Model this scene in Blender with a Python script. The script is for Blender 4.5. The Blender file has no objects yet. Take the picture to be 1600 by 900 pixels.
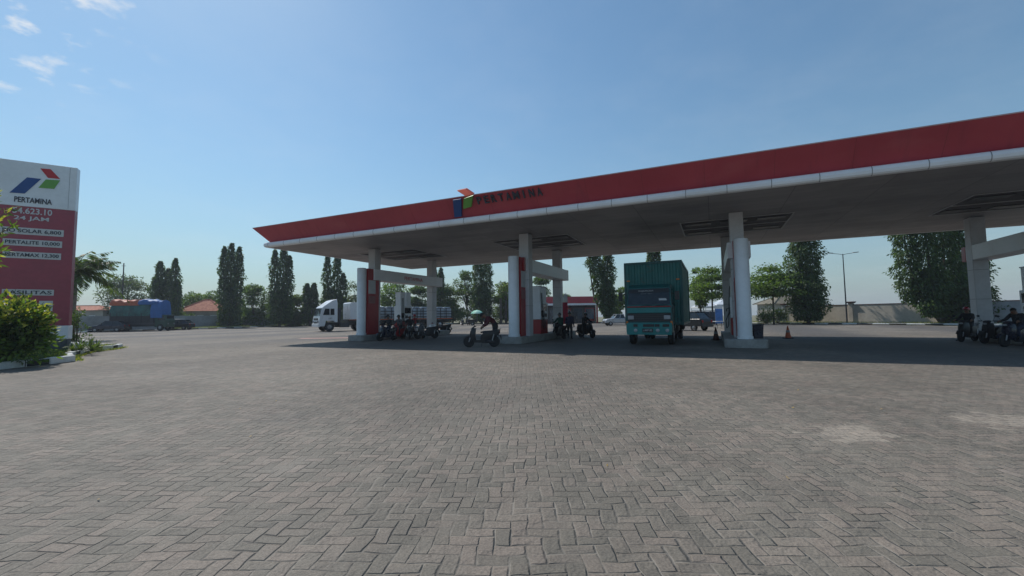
import bpy, bmesh, math, random
import numpy as np
from mathutils import Vector, Matrix
rad = math.radians
rng = np.random.default_rng(7)
random.seed(7)
scene = bpy.context.scene
COL = scene.collection

# ------------------------------------------------------------------ camera
CAM_H = 1.5
FOC = 669.2            # focal length in pixels of the 1600 px wide photograph
PITCH, ROLL, YAW = .0663, .01193, .43775

def make_camera():
    cy, sy = math.cos(YAW), math.sin(YAW)
    fwd, right, up = Vector((-sy, cy, 0)), Vector((cy, sy, 0)), Vector((0, 0, 1))
    f2 = fwd*math.cos(PITCH) + up*math.sin(PITCH)
    u2 = up*math.cos(PITCH) - fwd*math.sin(PITCH)
    r3 = right*math.cos(ROLL) - u2*math.sin(ROLL)
    u3 = u2*math.cos(ROLL) + right*math.sin(ROLL)
    cd = bpy.data.cameras.new('camera')
    cd.sensor_width = 36
    cd.lens = FOC/1600*36
    cd.clip_start, cd.clip_end = .1, 8000
    co = bpy.data.objects.new('camera', cd)
    m = Matrix((r3, u3, -f2)).transposed().to_4x4()
    m.translation = Vector((0, 0, CAM_H))
    co.matrix_world = m
    COL.objects.link(co)
    scene.camera = co
make_camera()

def P(px, d):
    """ground point d metres ahead of the viewer, in the bearing px"""
    lat = (px - 800)/FOC*d
    c, s = math.cos(YAW), math.sin(YAW)
    return (lat*c - d*s, lat*s + d*c)
FACE_CAM = YAW            # z rotation that turns a local -Y front towards the viewer

# ------------------------------------------------------------------ object helpers
def tag(o, label=None, cat=None, group=None, kind=None):
    if label: o['label'] = label
    if cat: o['category'] = cat
    if group: o['group'] = group
    if kind: o['kind'] = kind
    return o

def thing(name, label, cat, loc=(0, 0, 0), rz=0, group=None):
    o = bpy.data.objects.new(name, None)
    COL.objects.link(o)
    o.empty_display_size = .2
    o.location = (loc[0], loc[1], loc[2] if len(loc) > 2 else 0)
    o.rotation_euler = (0, 0, rz)
    return tag(o, label, cat, group)

def copy_tree(o, parent=None):
    c = o.copy()
    COL.objects.link(c)
    if parent is not None: c.parent = parent
    for ch in list(o.children):
        copy_tree(ch, c)
    return c

class MB:
    """collects simple solids into one mesh"""
    def __init__(s):
        s.v, s.f, s.m = [], [], []
        s.xf = None
    def add(s, vs, fs, m=0):
        b = len(s.v)
        if s.xf is not None: vs = [tuple(s.xf @ Vector(q)) for q in vs]
        s.v += [tuple(q) for q in vs]
        for f in fs:
            s.f.append(tuple(b+i for i in f)); s.m.append(m)
        return s
    def box(s, c, d, rz=0, m=0, rx=0, ry=0):
        x, y, z = d[0]/2, d[1]/2, d[2]/2
        vs = [(-x,-y,-z),(x,-y,-z),(x,y,-z),(-x,y,-z),(-x,-y,z),(x,-y,z),(x,y,z),(-x,y,z)]
        if rz or rx or ry:
            M = Matrix.Rotation(rz,3,'Z') @ Matrix.Rotation(ry,3,'Y') @ Matrix.Rotation(rx,3,'X')
            vs = [M @ Vector(q) for q in vs]
        vs = [(q[0]+c[0], q[1]+c[1], q[2]+c[2]) for q in vs]
        return s.add(vs, [(0,3,2,1),(4,5,6,7),(0,1,5,4),(1,2,6,5),(2,3,7,6),(3,0,4,7)], m)
    def bar(s, a, b, r0, r1=None, seg=8, m=0, caps=True):
        return s.tube([a, b], [r0, r0 if r1 is None else r1], seg, m, caps)
    def tube(s, pts, rs, seg=8, m=0, caps=True):
        pts = [Vector(p) for p in pts]
        if not isinstance(rs, (list, tuple)): rs = [rs]*len(pts)
        vs, fs = [], []
        ref = None
        for i, p in enumerate(pts):
            t = (pts[min(i+1, len(pts)-1)] - pts[max(i-1, 0)])
            if t.length < 1e-9: t = Vector((0, 0, 1))
            t.normalize()
            if ref is None:
                ref = t.orthogonal().normalized()
            ref = (ref - t*ref.dot(t))
            if ref.length < 1e-6: ref = t.orthogonal()
            ref.normalize()
            bi = t.cross(ref)
            for k in range(seg):
                a = 2*math.pi*k/seg
                vs.append(p + (ref*math.cos(a) + bi*math.sin(a))*rs[i])
        for i in range(len(pts)-1):
            for k in range(seg):
                k2 = (k+1) % seg
                fs.append((i*seg+k, i*seg+k2, (i+1)*seg+k2, (i+1)*seg+k))
        if caps:
            fs.append(tuple(range(seg-1, -1, -1)))
            fs.append(tuple((len(pts)-1)*seg+k for k in range(seg)))
        return s.add(vs, fs, m)
    def lathe(s, prof, c=(0,0,0), axis='Z', seg=20, m=0):
        """prof: list of (radius, height) along axis"""
        vs, fs = [], []
        n = len(prof)
        for r, h in prof:
            for k in range(seg):
                a = 2*math.pi*k/seg
                x, y = r*math.cos(a), r*math.sin(a)
                q = {'Z': (x, y, h), 'Y': (x, h, -y), 'X': (h, x, y)}[axis]
                vs.append((q[0]+c[0], q[1]+c[1], q[2]+c[2]))
        for i in range(n-1):
            for k in range(seg):
                k2 = (k+1) % seg
                fs.append((i*seg+k, i*seg+k2, (i+1)*seg+k2, (i+1)*seg+k))
        fs.append(tuple(range(seg-1, -1, -1)))
        fs.append(tuple((n-1)*seg+k for k in range(seg)))
        return s.add(vs, fs, m)
    def prism(s, poly, a, b, plane='XZ', m=0, taper=None):
        """poly 2-D outline extruded from a to b along the third axis"""
        n = len(poly)
        def pt(p, h):
            return {'XZ': (p[0], h, p[1]), 'YZ': (h, p[0], p[1]), 'XY': (p[0], p[1], h)}[plane]
        p2 = taper or poly
        vs = [pt(p, a) for p in poly] + [pt(p, b) for p in p2]
        fs = [tuple(range(n)), tuple(range(2*n-1, n-1, -1))]
        for i in range(n):
            j = (i+1) % n
            fs.append((i, i+n, j+n, j))
        return s.add(vs, fs, m)
    def loft(s, rings, m=0, caps=True):
        n = len(rings[0]); vs = []; fs = []
        for r in rings: vs += list(r)
        for i in range(len(rings)-1):
            for k in range(n):
                k2 = (k+1) % n
                fs.append((i*n+k, i*n+k2, (i+1)*n+k2, (i+1)*n+k))
        if caps:
            fs.append(tuple(range(n-1, -1, -1)))
            fs.append(tuple((len(rings)-1)*n+k for k in range(n)))
        return s.add(vs, fs, m)
    def ball(s, c, r, seg=12, rings=8, m=0):
        if not isinstance(r, (list, tuple)): r = (r, r, r)
        vs = [(c[0], c[1], c[2]-r[2])]; fs = []
        for i in range(1, rings):
            t = math.pi*i/rings
            for k in range(seg):
                a = 2*math.pi*k/seg
                vs.append((c[0]+r[0]*math.sin(t)*math.cos(a), c[1]+r[1]*math.sin(t)*math.sin(a), c[2]-r[2]*math.cos(t)))
        vs.append((c[0], c[1], c[2]+r[2]))
        for k in range(seg):
            fs.append((0, 1+(k+1) % seg, 1+k))
            fs.append((len(vs)-1, 1+(rings-2)*seg+k, 1+(rings-2)*seg+(k+1) % seg))
        for i in range(rings-2):
            for k in range(seg):
                k2 = (k+1) % seg
                fs.append((1+i*seg+k, 1+i*seg+k2, 1+(i+1)*seg+k2, 1+(i+1)*seg+k))
        return s.add(vs, fs, m)
    def build(s, name, mats, parent=None, smooth=False, bevel=0, loc=None, rot=None, seg=2):
        me = bpy.data.meshes.new(name)
        me.from_pydata(s.v, [], s.f)
        if not isinstance(mats, (list, tuple)): mats = [mats]
        for q in mats: me.materials.append(q)
        me.polygons.foreach_set('material_index', s.m)
        bm = bmesh.new(); bm.from_mesh(me)
        bmesh.ops.recalc_face_normals(bm, faces=bm.faces)
        if bevel:
            es = [e for e in bm.edges if len(e.link_faces) == 2 and e.calc_face_angle(0) > .6]
            try:
                bmesh.ops.bevel(bm, geom=es, offset=bevel, segments=seg, affect='EDGES', profile=.5, clamp_overlap=True)
            except Exception:
                pass
        bm.to_mesh(me); bm.free()
        if smooth:
            me.polygons.foreach_set('use_smooth', [True]*len(me.polygons))
            try: me.set_sharp_from_angle(angle=rad(38))
            except Exception: pass
        me.update()
        return link(name, me, parent, loc, rot)

def link(name, me, parent=None, loc=None, rot=None):
    o = bpy.data.objects.new(name, me)
    COL.objects.link(o)
    if parent is not None: o.parent = parent
    if loc is not None: o.location = loc
    if rot is not None: o.rotation_euler = rot
    return o

def text_mesh(body, width, height, depth=.012, bold=0.0):
    """lettering as a mesh in the XZ plane (faces -Y), centred, fitted to width x height"""
    cu = bpy.data.curves.new('lettering', 'FONT')
    cu.body = body; cu.size = 1; cu.extrude = .02; cu.offset = bold; cu.resolution_u = 3
    o = bpy.data.objects.new('lettering', cu)
    COL.objects.link(o)
    dg = bpy.context.evaluated_depsgraph_get()
    me = bpy.data.meshes.new_from_object(o.evaluated_get(dg))
    bpy.data.objects.remove(o)
    n = len(me.vertices)
    co = np.empty(n*3, 'f'); me.vertices.foreach_get('co', co); co = co.reshape(-1, 3)
    mn, mx = co.min(0), co.max(0)
    c = (mn+mx)/2; s = mx-mn
    x = (co[:, 0]-c[0])/s[0]*width
    z = (co[:, 1]-c[1])/s[1]*height
    y = -(co[:, 2]-c[2])/max(s[2], 1e-6)*depth
    me.vertices.foreach_set('co', np.stack([x, y, z], 1).ravel())
    me.update()
    return me

def lettering(body, width, height, mat, parent, loc, rot=(0, 0, 0), depth=.012, bold=0.0, name='lettering'):
    me = text_mesh(body, width, height, depth, bold)
    me.materials.clear(); me.materials.append(mat)
    return link(name, me, parent, loc, rot)
# ------------------------------------------------------------------ materials
class NT:
    """short-hand for wiring shader nodes"""
    def __init__(s, nt): s.nt = nt
    def n(s, t, **kw):
        nd = s.nt.nodes.new(t)
        for k, v in kw.items(): setattr(nd, k, v)
        return nd
    def put(s, sock, v):
        if v is None: return
        if isinstance(v, bpy.types.NodeSocket): s.nt.links.new(v, sock)
        else:
            if sock.type == 'RGBA' and len(v) == 3: v = (*v, 1)
            sock.default_value = v
    def math(s, op, a, b=None, c=None, clamp=False):
        nd = s.n('ShaderNodeMath', operation=op, use_clamp=clamp)
        s.put(nd.inputs[0], a); s.put(nd.inputs[1], b)
        if c is not None: s.put(nd.inputs[2], c)
        return nd.outputs[0]
    def mix(s, f, a, b, blend='MIX'):
        nd = s.n('ShaderNodeMix', data_type='RGBA', blend_type=blend)
        s.put(nd.inputs[0], f); s.put(nd.inputs[6], a); s.put(nd.inputs[7], b)
        return nd.outputs[2]
    def mixf(s, f, a, b):
        nd = s.n('ShaderNodeMix', data_type='FLOAT')
        s.put(nd.inputs[0], f); s.put(nd.inputs[2], a); s.put(nd.inputs[3], b)
        return nd.outputs[0]
    def noise(s, vec, scale, detail=3, rough=.55, out=0):
        nd = s.n('ShaderNodeTexNoise')
        s.put(nd.inputs['Vector'], vec); nd.inputs['Scale'].default_value = scale
        nd.inputs['Detail'].default_value = detail; nd.inputs['Roughness'].default_value = rough
        return nd.outputs[out]
    def ramp(s, f, lo, hi, a=0., b=1.):
        nd = s.n('ShaderNodeMapRange'); nd.clamp = True; nd.interpolation_type = 'SMOOTHSTEP'
        s.put(nd.inputs[0], f)
        for i, v in zip((1, 2, 3, 4), (lo, hi, a, b)): s.put(nd.inputs[i], v)
        return nd.outputs[0]
    def sep(s, v):
        nd = s.n('ShaderNodeSeparateXYZ'); s.put(nd.inputs[0], v); return nd.outputs
    def comb(s, x, y, z=0.):
        nd = s.n('ShaderNodeCombineXYZ')
        for i, q in enumerate((x, y, z)): s.put(nd.inputs[i], q)
        return nd.outputs[0]

def new_mat(name):
    m = bpy.data.materials.new(name); m.use_nodes = True
    nt = m.node_tree
    return m, NT(nt), nt.nodes['Principled BSDF'], nt.nodes['Material Output']

def mat(name, col, rough=.6, var=.18, scale=6., metal=0., bump=0., bscale=40., spec=.5, dirt=0., dirtcol=(.09, .075, .06), coat=0.):
    """painted / cast surface: base colour broken up by two noises, optional dirt and fine bump"""
    m, T, bs, out = new_mat(name)
    tc = T.n('ShaderNodeTexCoord').outputs['Object']
    n1 = T.noise(tc, scale, 4)
    n2 = T.noise(tc, scale*6.3, 2)
    f = T.math('ADD', T.math('MULTIPLY', n1, .65), T.math('MULTIPLY', n2, .35))
    k = T.ramp(f, .3, .7, 1-var, 1+var)
    c = T.mix(1., (*col, 1), T.comb(k, k, k), 'MULTIPLY')
    if dirt:
        d = T.ramp(T.noise(tc, scale*.6, 5, .65), .5, .75, 0., dirt)
        c = T.mix(d, c, (*dirtcol, 1))
    T.put(bs.inputs['Base Color'], c)
    T.put(bs.inputs['Roughness'], T.ramp(f, .3, .7, max(.03, rough-.1), min(1, rough+.1)))
    bs.inputs['Metallic'].default_value = metal
    bs.inputs['Specular IOR Level'].default_value = spec
    bs.inputs['Coat Weight'].default_value = coat
    if bump:
        b = T.n('ShaderNodeBump'); b.inputs['Strength'].default_value = bump; b.inputs['Distance'].default_value = .01
        T.put(b.inputs['Height'], T.noise(tc, bscale, 3)); T.put(bs.inputs['Normal'], b.outputs[0])
    return m

def leaf_mat(name, col, trans=.35):
    m, T, bs, out = new_mat(name)
    tc = T.n('ShaderNodeTexCoord').outputs['Object']
    k = T.ramp(T.noise(tc, 1.6, 3), .3, .7, .68, 1.35)
    c = T.mix(1., (*col, 1), T.comb(k, k, k), 'MULTIPLY')
    T.put(bs.inputs['Base Color'], c)
    bs.inputs['Roughness'].default_value = .5
    bs.inputs['Specular IOR Level'].default_value = .35
    tr = T.n('ShaderNodeBsdfTranslucent')
    T.put(tr.inputs[0], T.mix(1., c, (1.5, 1.65, .5, 1), 'MULTIPLY'))
    mx = T.n('ShaderNodeMixShader'); mx.inputs[0].default_value = trans
    T.nt.links.new(bs.outputs[0], mx.inputs[1]); T.nt.links.new(tr.outputs[0], mx.inputs[2])
    T.nt.links.new(mx.outputs[0], out.inputs[0])
    return m

def glass_mat(name, col=(.02, .025, .03), rough=.06):
    m, T, bs, out = new_mat(name)
    tc = T.n('ShaderNodeTexCoord').outputs['Object']
    k = T.ramp(T.noise(tc, 3., 3), .3, .7, .7, 1.3)
    T.put(bs.inputs['Base Color'], T.mix(1., (*col, 1), T.comb(k, k, k), 'MULTIPLY'))
    bs.inputs['Roughness'].default_value = rough
    bs.inputs['Specular IOR Level'].default_value = .6
    return m

M = dict(
    red=mat('fascia red', (.44, .045, .066), .42, .14, .8, dirt=.30, dirtcol=(.22, .04, .045)),
    panel_red=mat('panel red', (.33, .016, .022), .35, .12, 1.5),
    white=mat('white paint', (.78, .80, .82), .42, .05, 1.2, dirt=.2, dirtcol=(.5, .48, .44)),
    gutter=mat('white gutter', (.84, .85, .86), .4, .05, .7, dirt=.3, dirtcol=(.5, .48, .45)),
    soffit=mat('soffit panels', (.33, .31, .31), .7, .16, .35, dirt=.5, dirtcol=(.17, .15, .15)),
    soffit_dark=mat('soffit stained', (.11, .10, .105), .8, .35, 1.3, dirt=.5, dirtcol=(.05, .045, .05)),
    column=mat('column cladding', (.54, .54, .55), .5, .08, 1.5, dirt=.25, dirtcol=(.27, .25, .23)),
    concrete=mat('kerb concrete', (.30, .29, .27), .85, .2, 3., bump=.3, dirt=.5, dirtcol=(.13, .12, .11)),
    kerb_white=mat('kerb white paint', (.68, .69, .66), .75, .15, 4., dirt=.45, dirtcol=(.3, .28, .25)),
    kerb_black=mat('kerb black paint', (.035, .035, .037), .75, .3, 4., dirt=.3, dirtcol=(.14, .13, .12)),
    black=mat('black plastic', (.018, .018, .02), .42, .25, 5.),
    rubber=mat('rubber', (.022, .022, .022), .85, .2, 8.),
    steel=mat('dull steel', (.35, .35, .36), .38, .15, 6., metal=.9),
    dark_metal=mat('dark metal', (.07, .07, .075), .5, .2, 6., metal=.5),
    chrome=mat('chrome', (.7, .7, .7), .15, .05, 5., metal=1.),
    glass=glass_mat('tinted glass'),
    glass_blue=glass_mat('blue glass', (.05, .07, .10), .1),
    gutter_joint=mat('gutter joint', (.25, .25, .25), .6),
    faded_red=mat('faded panel red', (.30, .10, .10), .5, .15, 2.),
    dark_concrete=mat('damp concrete', (.10, .105, .11), .9, .25, 3.),
    teal=mat('teal paint', (.008, .095, .095), .42, .2, 1.2, dirt=.35, dirtcol=(.02, .06, .055)),
    teal_light=mat('bright teal paint', (.012, .20, .195), .38, .14, 2.),
    truck_white=mat('truck white', (.72, .73, .74), .3, .06, 1.2, coat=.3),
    lens=mat('lamp lens', (.30, .31, .33), .12, .1, 9., spec=.8),
    lens_red=mat('red lamp lens', (.42, .02, .02), .2, .1, 9.),
    lens_orange=mat('orange lamp lens', (.62, .17, .02), .2, .1, 9.),
    orange=mat('traffic orange', (.62, .12, .035), .5, .15, 5., dirt=.3),
    green_logo=mat('logo green', (.14, .36, .06), .45, .1, 3.),
    blue_logo=mat('logo blue', (.015, .07, .24), .45, .1, 3.),
    red_logo=mat('logo red', (.50, .025, .03), .45, .1, 3.),
    letter_dark=mat('dark letters', (.045, .05, .065), .5, .15, 4.),
    letter_white=mat('white letters', (.58, .58, .58), .5, .06, 4.),
    sign_white=mat('sign white', (.76, .79, .80), .4, .07, .9, dirt=.15, dirtcol=(.36, .35, .33)),
    sign_red=mat('sign red', (.34, .062, .085), .45, .12, .9, dirt=.25, dirtcol=(.28, .07, .085)),
    plate=mat('price plate', (.58, .58, .56), .5, .08, 3.),
    wall_grey=mat('wall grey render', (.30, .31, .325), .9, .22, .5, bump=.2, dirt=.6, dirtcol=(.14, .135, .13)),
    wall_beige=mat('wall bare render', (.48, .43, .36), .9, .18, .6, bump=.2, dirt=.4, dirtcol=(.28, .24, .2)),
    wall_cap=mat('wall cap paint', (.14, .085, .08), .8, .2, 2.),
    house_wall=mat('house wall', (.36, .34, .31), .9, .15, .6, dirt=.4, dirtcol=(.2, .18, .16)),
    soil=mat('dry soil', (.24, .19, .13), .95, .3, 1.2, bump=.6, bscale=12.),
    bark=mat('bark', (.085, .068, .05), .95, .35, 4., bump=.8, bscale=18.),
    bark_pale=mat('pale bark', (.21, .18, .14), .95, .3, 4., bump=.6, bscale=18.),
    tarp_blue=mat('blue tarpaulin', (.035, .125, .34), .6, .2, 1.6, bump=.6, bscale=4.),
    tarp_orange=mat('orange tarpaulin', (.46, .115, .06), .6, .2, 1.6, bump=.6, bscale=4.),
    tarp_green=mat('green tarpaulin', (.035, .115, .105), .55, .45, 1.1, bump=.8, bscale=4., dirt=.5, dirtcol=(.12, .13, .12)),
    wood_dark=mat('dark timber', (.045, .04, .04), .8, .3, 4.),
    skin=mat('skin', (.20, .11, .07), .55, .08, 9.),
    hair=mat('hair', (.012, .010, .009), .6, .3, 20.),
    bundle=mat('pale blue wrap', (.33, .40, .46), .4, .25, 2.5, bump=.4, bscale=8.),
    navy=mat('navy paint', (.014, .018, .036), .3, .15, 2., coat=.3),
    silver=mat('silver paint', (.42, .43, .45), .32, .06, 2., metal=.4),
    umbrella=mat('green umbrella cloth', (.08, .42, .28), .6, .12, 3.),
    leaf_litter=mat('dry leaf', (.50, .32, .09), .7, .3, 12.),
)
LEAF = dict(
    dark=leaf_mat('leaf dark', (.062, .098, .040), .40),
    mid=leaf_mat('leaf mid', (.080, .128, .040), .42),
    bright=leaf_mat('leaf bright', (.13, .195, .05), .46),
    yellow=leaf_mat('leaf yellow', (.36, .345, .08), .42),
    olive=leaf_mat('leaf olive', (.10, .12, .055), .4),
    grey=leaf_mat('leaf grey green', (.10, .125, .09), .36),
)

def roof_tile_mat():
    m, T, bs, out = new_mat('clay roof tiles')
    g = T.n('ShaderNodeTexCoord').outputs['Object']
    x, y, z = T.sep(g)
    w = T.math('SINE', T.math('MULTIPLY', z, 26.))
    c = T.mix(T.ramp(T.noise(g, 2.2, 4), .35, .7), (.34, .105, .055, 1), (.50, .19, .11, 1))
    c = T.mix(T.ramp(w, .4, 1., 0., .5), c, (.2, .06, .035, 1))
    T.put(bs.inputs['Base Color'], c); bs.inputs['Roughness'].default_value = .85
    return m
M['roof'] = roof_tile_mat()

def corrugated_mat():
    """teal container steel: vertical ribs as bump, rust and dust as stains"""
    m, T, bs, out = new_mat('ribbed teal steel')
    g = T.n('ShaderNodeTexCoord').outputs['Object']
    c = T.mix(T.ramp(T.noise(g, 1.1, 5, .6), .35, .75), (.012, .15, .145, 1), (.03, .20, .185, 1))
    c = T.mix(T.ramp(T.noise(g, 3.1, 6, .7), .55, .75, 0., .75), c, (.07, .058, .045, 1))
    T.put(bs.inputs['Base Color'], c); bs.inputs['Roughness'].default_value = .42
    return m
M['ribbed'] = corrugated_mat()

def fascia_mat():
    m, T, bs, out = new_mat('fascia red streaked')
    g = T.n('ShaderNodeNewGeometry').outputs['Position']
    x, y, z = T.sep(g)
    c = T.mix(T.ramp(T.noise(g, .35, 4, .6), .3, .7), (.40, .040, .058, 1), (.47, .055, .075, 1))
    st = T.noise(T.comb(T.math('MULTIPLY', x, 2.6), T.math('MULTIPLY', y, .25), T.math('MULTIPLY', z, .5)), 1., 5, .7)
    c = T.mix(T.ramp(st, .5, .78, 0., .5), c, (.25, .035, .045, 1))
    fade = T.noise(T.comb(T.math('MULTIPLY', x, .41), 0., T.math('MULTIPLY', z, 1.2)), 1., 3, .6)
    c = T.mix(T.ramp(fade, .52, .75, 0., .35), c, (.52, .11, .12, 1))
    T.put(bs.inputs['Base Color'], c)
    T.put(bs.inputs['Roughness'], T.ramp(st, .3, .7, .32, .5))
    b = T.n('ShaderNodeBump'); b.inputs['Strength'].default_value = .5; b.inputs['Distance'].default_value = .05
    T.put(b.inputs['Height'], T.noise(T.comb(T.math('MULTIPLY', x, .8), 0., z), 1., 2)); T.put(bs.inputs['Normal'], b.outputs[0])
    return m
M['fascia_red'] = fascia_mat()

def soffit_mat():
    """white metal ceiling strips, seams every 0.6 m, water stains"""
    m, T, bs, out = new_mat('soffit strips')
    g = T.n('ShaderNodeNewGeometry').outputs['Position']
    x, y, z = T.sep(g)
    seam = T.math('ABSOLUTE', T.math('SUBTRACT', T.math('FRACT', T.math('DIVIDE', y, .6)), .5))
    seam = T.ramp(seam, .475, .495)
    cross = T.math('ABSOLUTE', T.math('SUBTRACT', T.math('FRACT', T.math('DIVIDE', x, 3.05)), .5))
    seam = T.math('MAXIMUM', seam, T.ramp(cross, .493, .498))
    idn = T.n('ShaderNodeTexWhiteNoise', noise_dimensions='2D')
    T.put(idn.inputs['Vector'], T.comb(T.math('FLOOR', T.math('DIVIDE', x, 3.05)), T.math('FLOOR', T.math('DIVIDE', y, .6))))
    k = T.ramp(idn.outputs[0], 0., 1., .9, 1.08)
    c = T.mix(T.ramp(T.noise(g, .35, 5, .6), .4, .7), (.36, .335, .335, 1), (.25, .235, .24, 1))
    c = T.mix(1., c, T.comb(k, k, k), 'MULTIPLY')
    c = T.mix(T.math('MULTIPLY', seam, .6), c, (.08, .075, .075, 1))
    T.put(bs.inputs['Base Color'], c); bs.inputs['Roughness'].default_value = .6
    return m
M['soffit'] = soffit_mat()

def paving_mat():
    """herringbone of 105 x 210 mm concrete blocks, worked out cell by cell"""
    m, T, bs, out = new_mat('herringbone paving')
    pos = T.n('ShaderNodeNewGeometry').outputs['Position']
    X, Y, Z = T.sep(pos)
    a = rad(23.4); c, s = math.cos(a), math.sin(a); k = 1/.108
    # uneven laying: the grid wanders a little
    wob = T.sep(T.noise(pos, .9, 3, .6, out=1))
    wob2 = T.sep(T.noise(pos, 7., 2, .5, out=1))
    u = T.math('ADD', T.math('MULTIPLY', X, c*k), T.math('MULTIPLY', Y, s*k))
    v = T.math('ADD', T.math('MULTIPLY', X, -s*k), T.math('MULTIPLY', Y, c*k))
    u = T.math('ADD', u, T.math('ADD', T.math('MULTIPLY', wob[0], 1.6), T.math('MULTIPLY', wob2[0], .22)))
    v = T.math('ADD', v, T.math('ADD', T.math('MULTIPLY', wob[1], 1.6), T.math('MULTIPLY', wob2[1], .22)))
    i, j = T.math('FLOOR', u), T.math('FLOOR', v)
    fu, fv = T.math('SUBTRACT', u, i), T.math('SUBTRACT', v, j)
    q = T.math('FLOORED_MODULO', T.math('SUBTRACT', i, j), 4.)
    isV = T.math('GREATER_THAN', q, 1.5)
    isH = T.math('SUBTRACT', 1., isV)
    q1 = T.math('MULTIPLY', isH, T.math('GREATER_THAN', q, .5))
    q2 = T.math('MULTIPLY', isV, T.math('LESS_THAN', q, 2.5))
    bx, by = T.math('ADD', fu, q1), T.math('ADD', fv, q2)
    sx, sy = T.math('ADD', 1., isH), T.math('ADD', 1., isV)
    ex = T.math('MINIMUM', bx, T.math('SUBTRACT', sx, bx))
    ey = T.math('MINIMUM', by, T.math('SUBTRACT', sy, by))
    e = T.math('MINIMUM', ex, ey)
    e = T.math('ADD', e, T.math('MULTIPLY', T.math('SUBTRACT', T.noise(pos, 38., 3, .6), .5), .075))
    wn = T.n('ShaderNodeTexWhiteNoise', noise_dimensions='2D')
    T.put(wn.inputs['Vector'], T.comb(T.math('SUBTRACT', i, q1), T.math('SUBTRACT', j, q2)))
    rv, rc = wn.outputs[0], T.sep(wn.outputs[1])
    big = T.noise(pos, .22, 4, .6)
    med = T.noise(pos, 1.3, 4, .6)
    fine = T.noise(pos, 60., 3, .7)
    grit = T.noise(pos, 240., 2, .7)
    # block colour: grey to brown-pink, weathered
    col = T.mix(T.ramp(T.math('ADD', T.math('MULTIPLY', rc[0], .3), T.math('MULTIPLY', med, .7)), .36, .72), (.176, .157, .128, 1), (.194, .160, .131, 1))
    kk = T.math('MULTIPLY', T.ramp(rv, 0., 1., .89, 1.1), T.ramp(big, .3, .7, .78, 1.17))
    kk = T.math('MULTIPLY', kk, T.ramp(fine, .25, .75, .72, 1.25))
    kk = T.math('MULTIPLY', kk, T.ramp(grit, .3, .7, .85, 1.14))
    col = T.mix(1., col, T.comb(kk, kk, kk), 'MULTIPLY')
    # dusty and oily ground
    col = T.mix(T.ramp(T.noise(pos, .55, 6, .7), .56, .78, 0., .5), col, (.33, .29, .25, 1))
    col = T.mix(T.ramp(T.noise(pos, .37, 5, .65, ), .57, .74, 0., .55), col, (.10, .092, .085, 1))
    # joints: open dark ones and sand filled pale ones
    jn = T.noise(pos, 2.3, 3, .6)
    w1 = T.ramp(jn, .3, .7, .03, .11)
    joint = T.math('SUBTRACT', 1., T.ramp(e, T.math('MULTIPLY', w1, .35), w1))
    jcol = T.mix(T.ramp(T.noise(pos, 3.7, 3, .6), .36, .60), (.105, .095, .083, 1), (.27, .24, .20, 1))
    col = T.mix(T.math('MULTIPLY', joint, T.ramp(T.noise(pos, 4.6, 3, .6), .35, .6, .25, .85)), col, jcol)
    # two patches where sand has spilled over the blocks
    for (px, py, r) in ((1.45, 6.75, .5), (3.75, 8.1, .75), (6.6, 9.0, .5)):
        dx, dy = T.math('SUBTRACT', X, px), T.math('SUBTRACT', Y, py)
        d = T.math('SQRT', T.math('ADD', T.math('MULTIPLY', dx, dx), T.math('MULTIPLY', dy, dy)))
        d = T.math('ADD', d, T.math('MULTIPLY', T.math('SUBTRACT', T.noise(pos, 2.1, 6, .75), .5), 2.2))
        d = T.math('ADD', d, T.math('MULTIPLY', T.math('SUBTRACT', rv, .5), .34))
        col = T.mix(T.ramp(d, r, r*.5, 0., .62), col, (.37, .315, .255, 1))
    # lane oil and tyre dirt, deepened under the canopy as painted shade
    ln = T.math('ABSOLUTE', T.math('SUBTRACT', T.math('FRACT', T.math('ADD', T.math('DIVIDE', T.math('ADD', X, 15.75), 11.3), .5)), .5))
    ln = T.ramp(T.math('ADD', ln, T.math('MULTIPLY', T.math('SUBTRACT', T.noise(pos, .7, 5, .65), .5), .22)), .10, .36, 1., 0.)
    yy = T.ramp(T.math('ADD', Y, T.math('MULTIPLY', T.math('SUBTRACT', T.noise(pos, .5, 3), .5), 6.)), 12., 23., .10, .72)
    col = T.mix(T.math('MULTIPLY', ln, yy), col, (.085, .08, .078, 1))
    T.put(bs.inputs['Base Color'], col)
    bs.inputs['Roughness'].default_value = .82
    bs.inputs['Specular IOR Level'].default_value = .4
    # relief in metres
    prof = T.math('MULTIPLY', T.ramp(e, 0., T.math('MULTIPLY', w1, 1.9)), T.ramp(T.noise(pos, 3.1, 4, .65), .36, .62, .003, .016))
    tilt = T.math('ADD', T.math('MULTIPLY', T.math('SUBTRACT', rc[1], .5), T.math('SUBTRACT', bx, T.math('MULTIPLY', sx, .5))),
                  T.math('MULTIPLY', T.math('SUBTRACT', rc[2], .5), T.math('SUBTRACT', by, T.math('MULTIPLY', sy, .5))))
    h = T.math('ADD', prof, T.math('MULTIPLY', tilt, .010))
    h = T.math('ADD', h, T.math('MULTIPLY', rv, .009))
    h = T.math('ADD', h, T.math('MULTIPLY', fine, .0022))
    h = T.math('ADD', h, T.math('MULTIPLY', T.noise(pos, 1.1, 2), .05))
    b = T.n('ShaderNodeBump'); b.inputs['Strength'].default_value = 1.; b.inputs['Distance'].default_value = 1.
    T.put(b.inputs['Height'], h); T.put(bs.inputs['Normal'], b.outputs[0])
    return m
M['paving'] = paving_mat()

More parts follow.
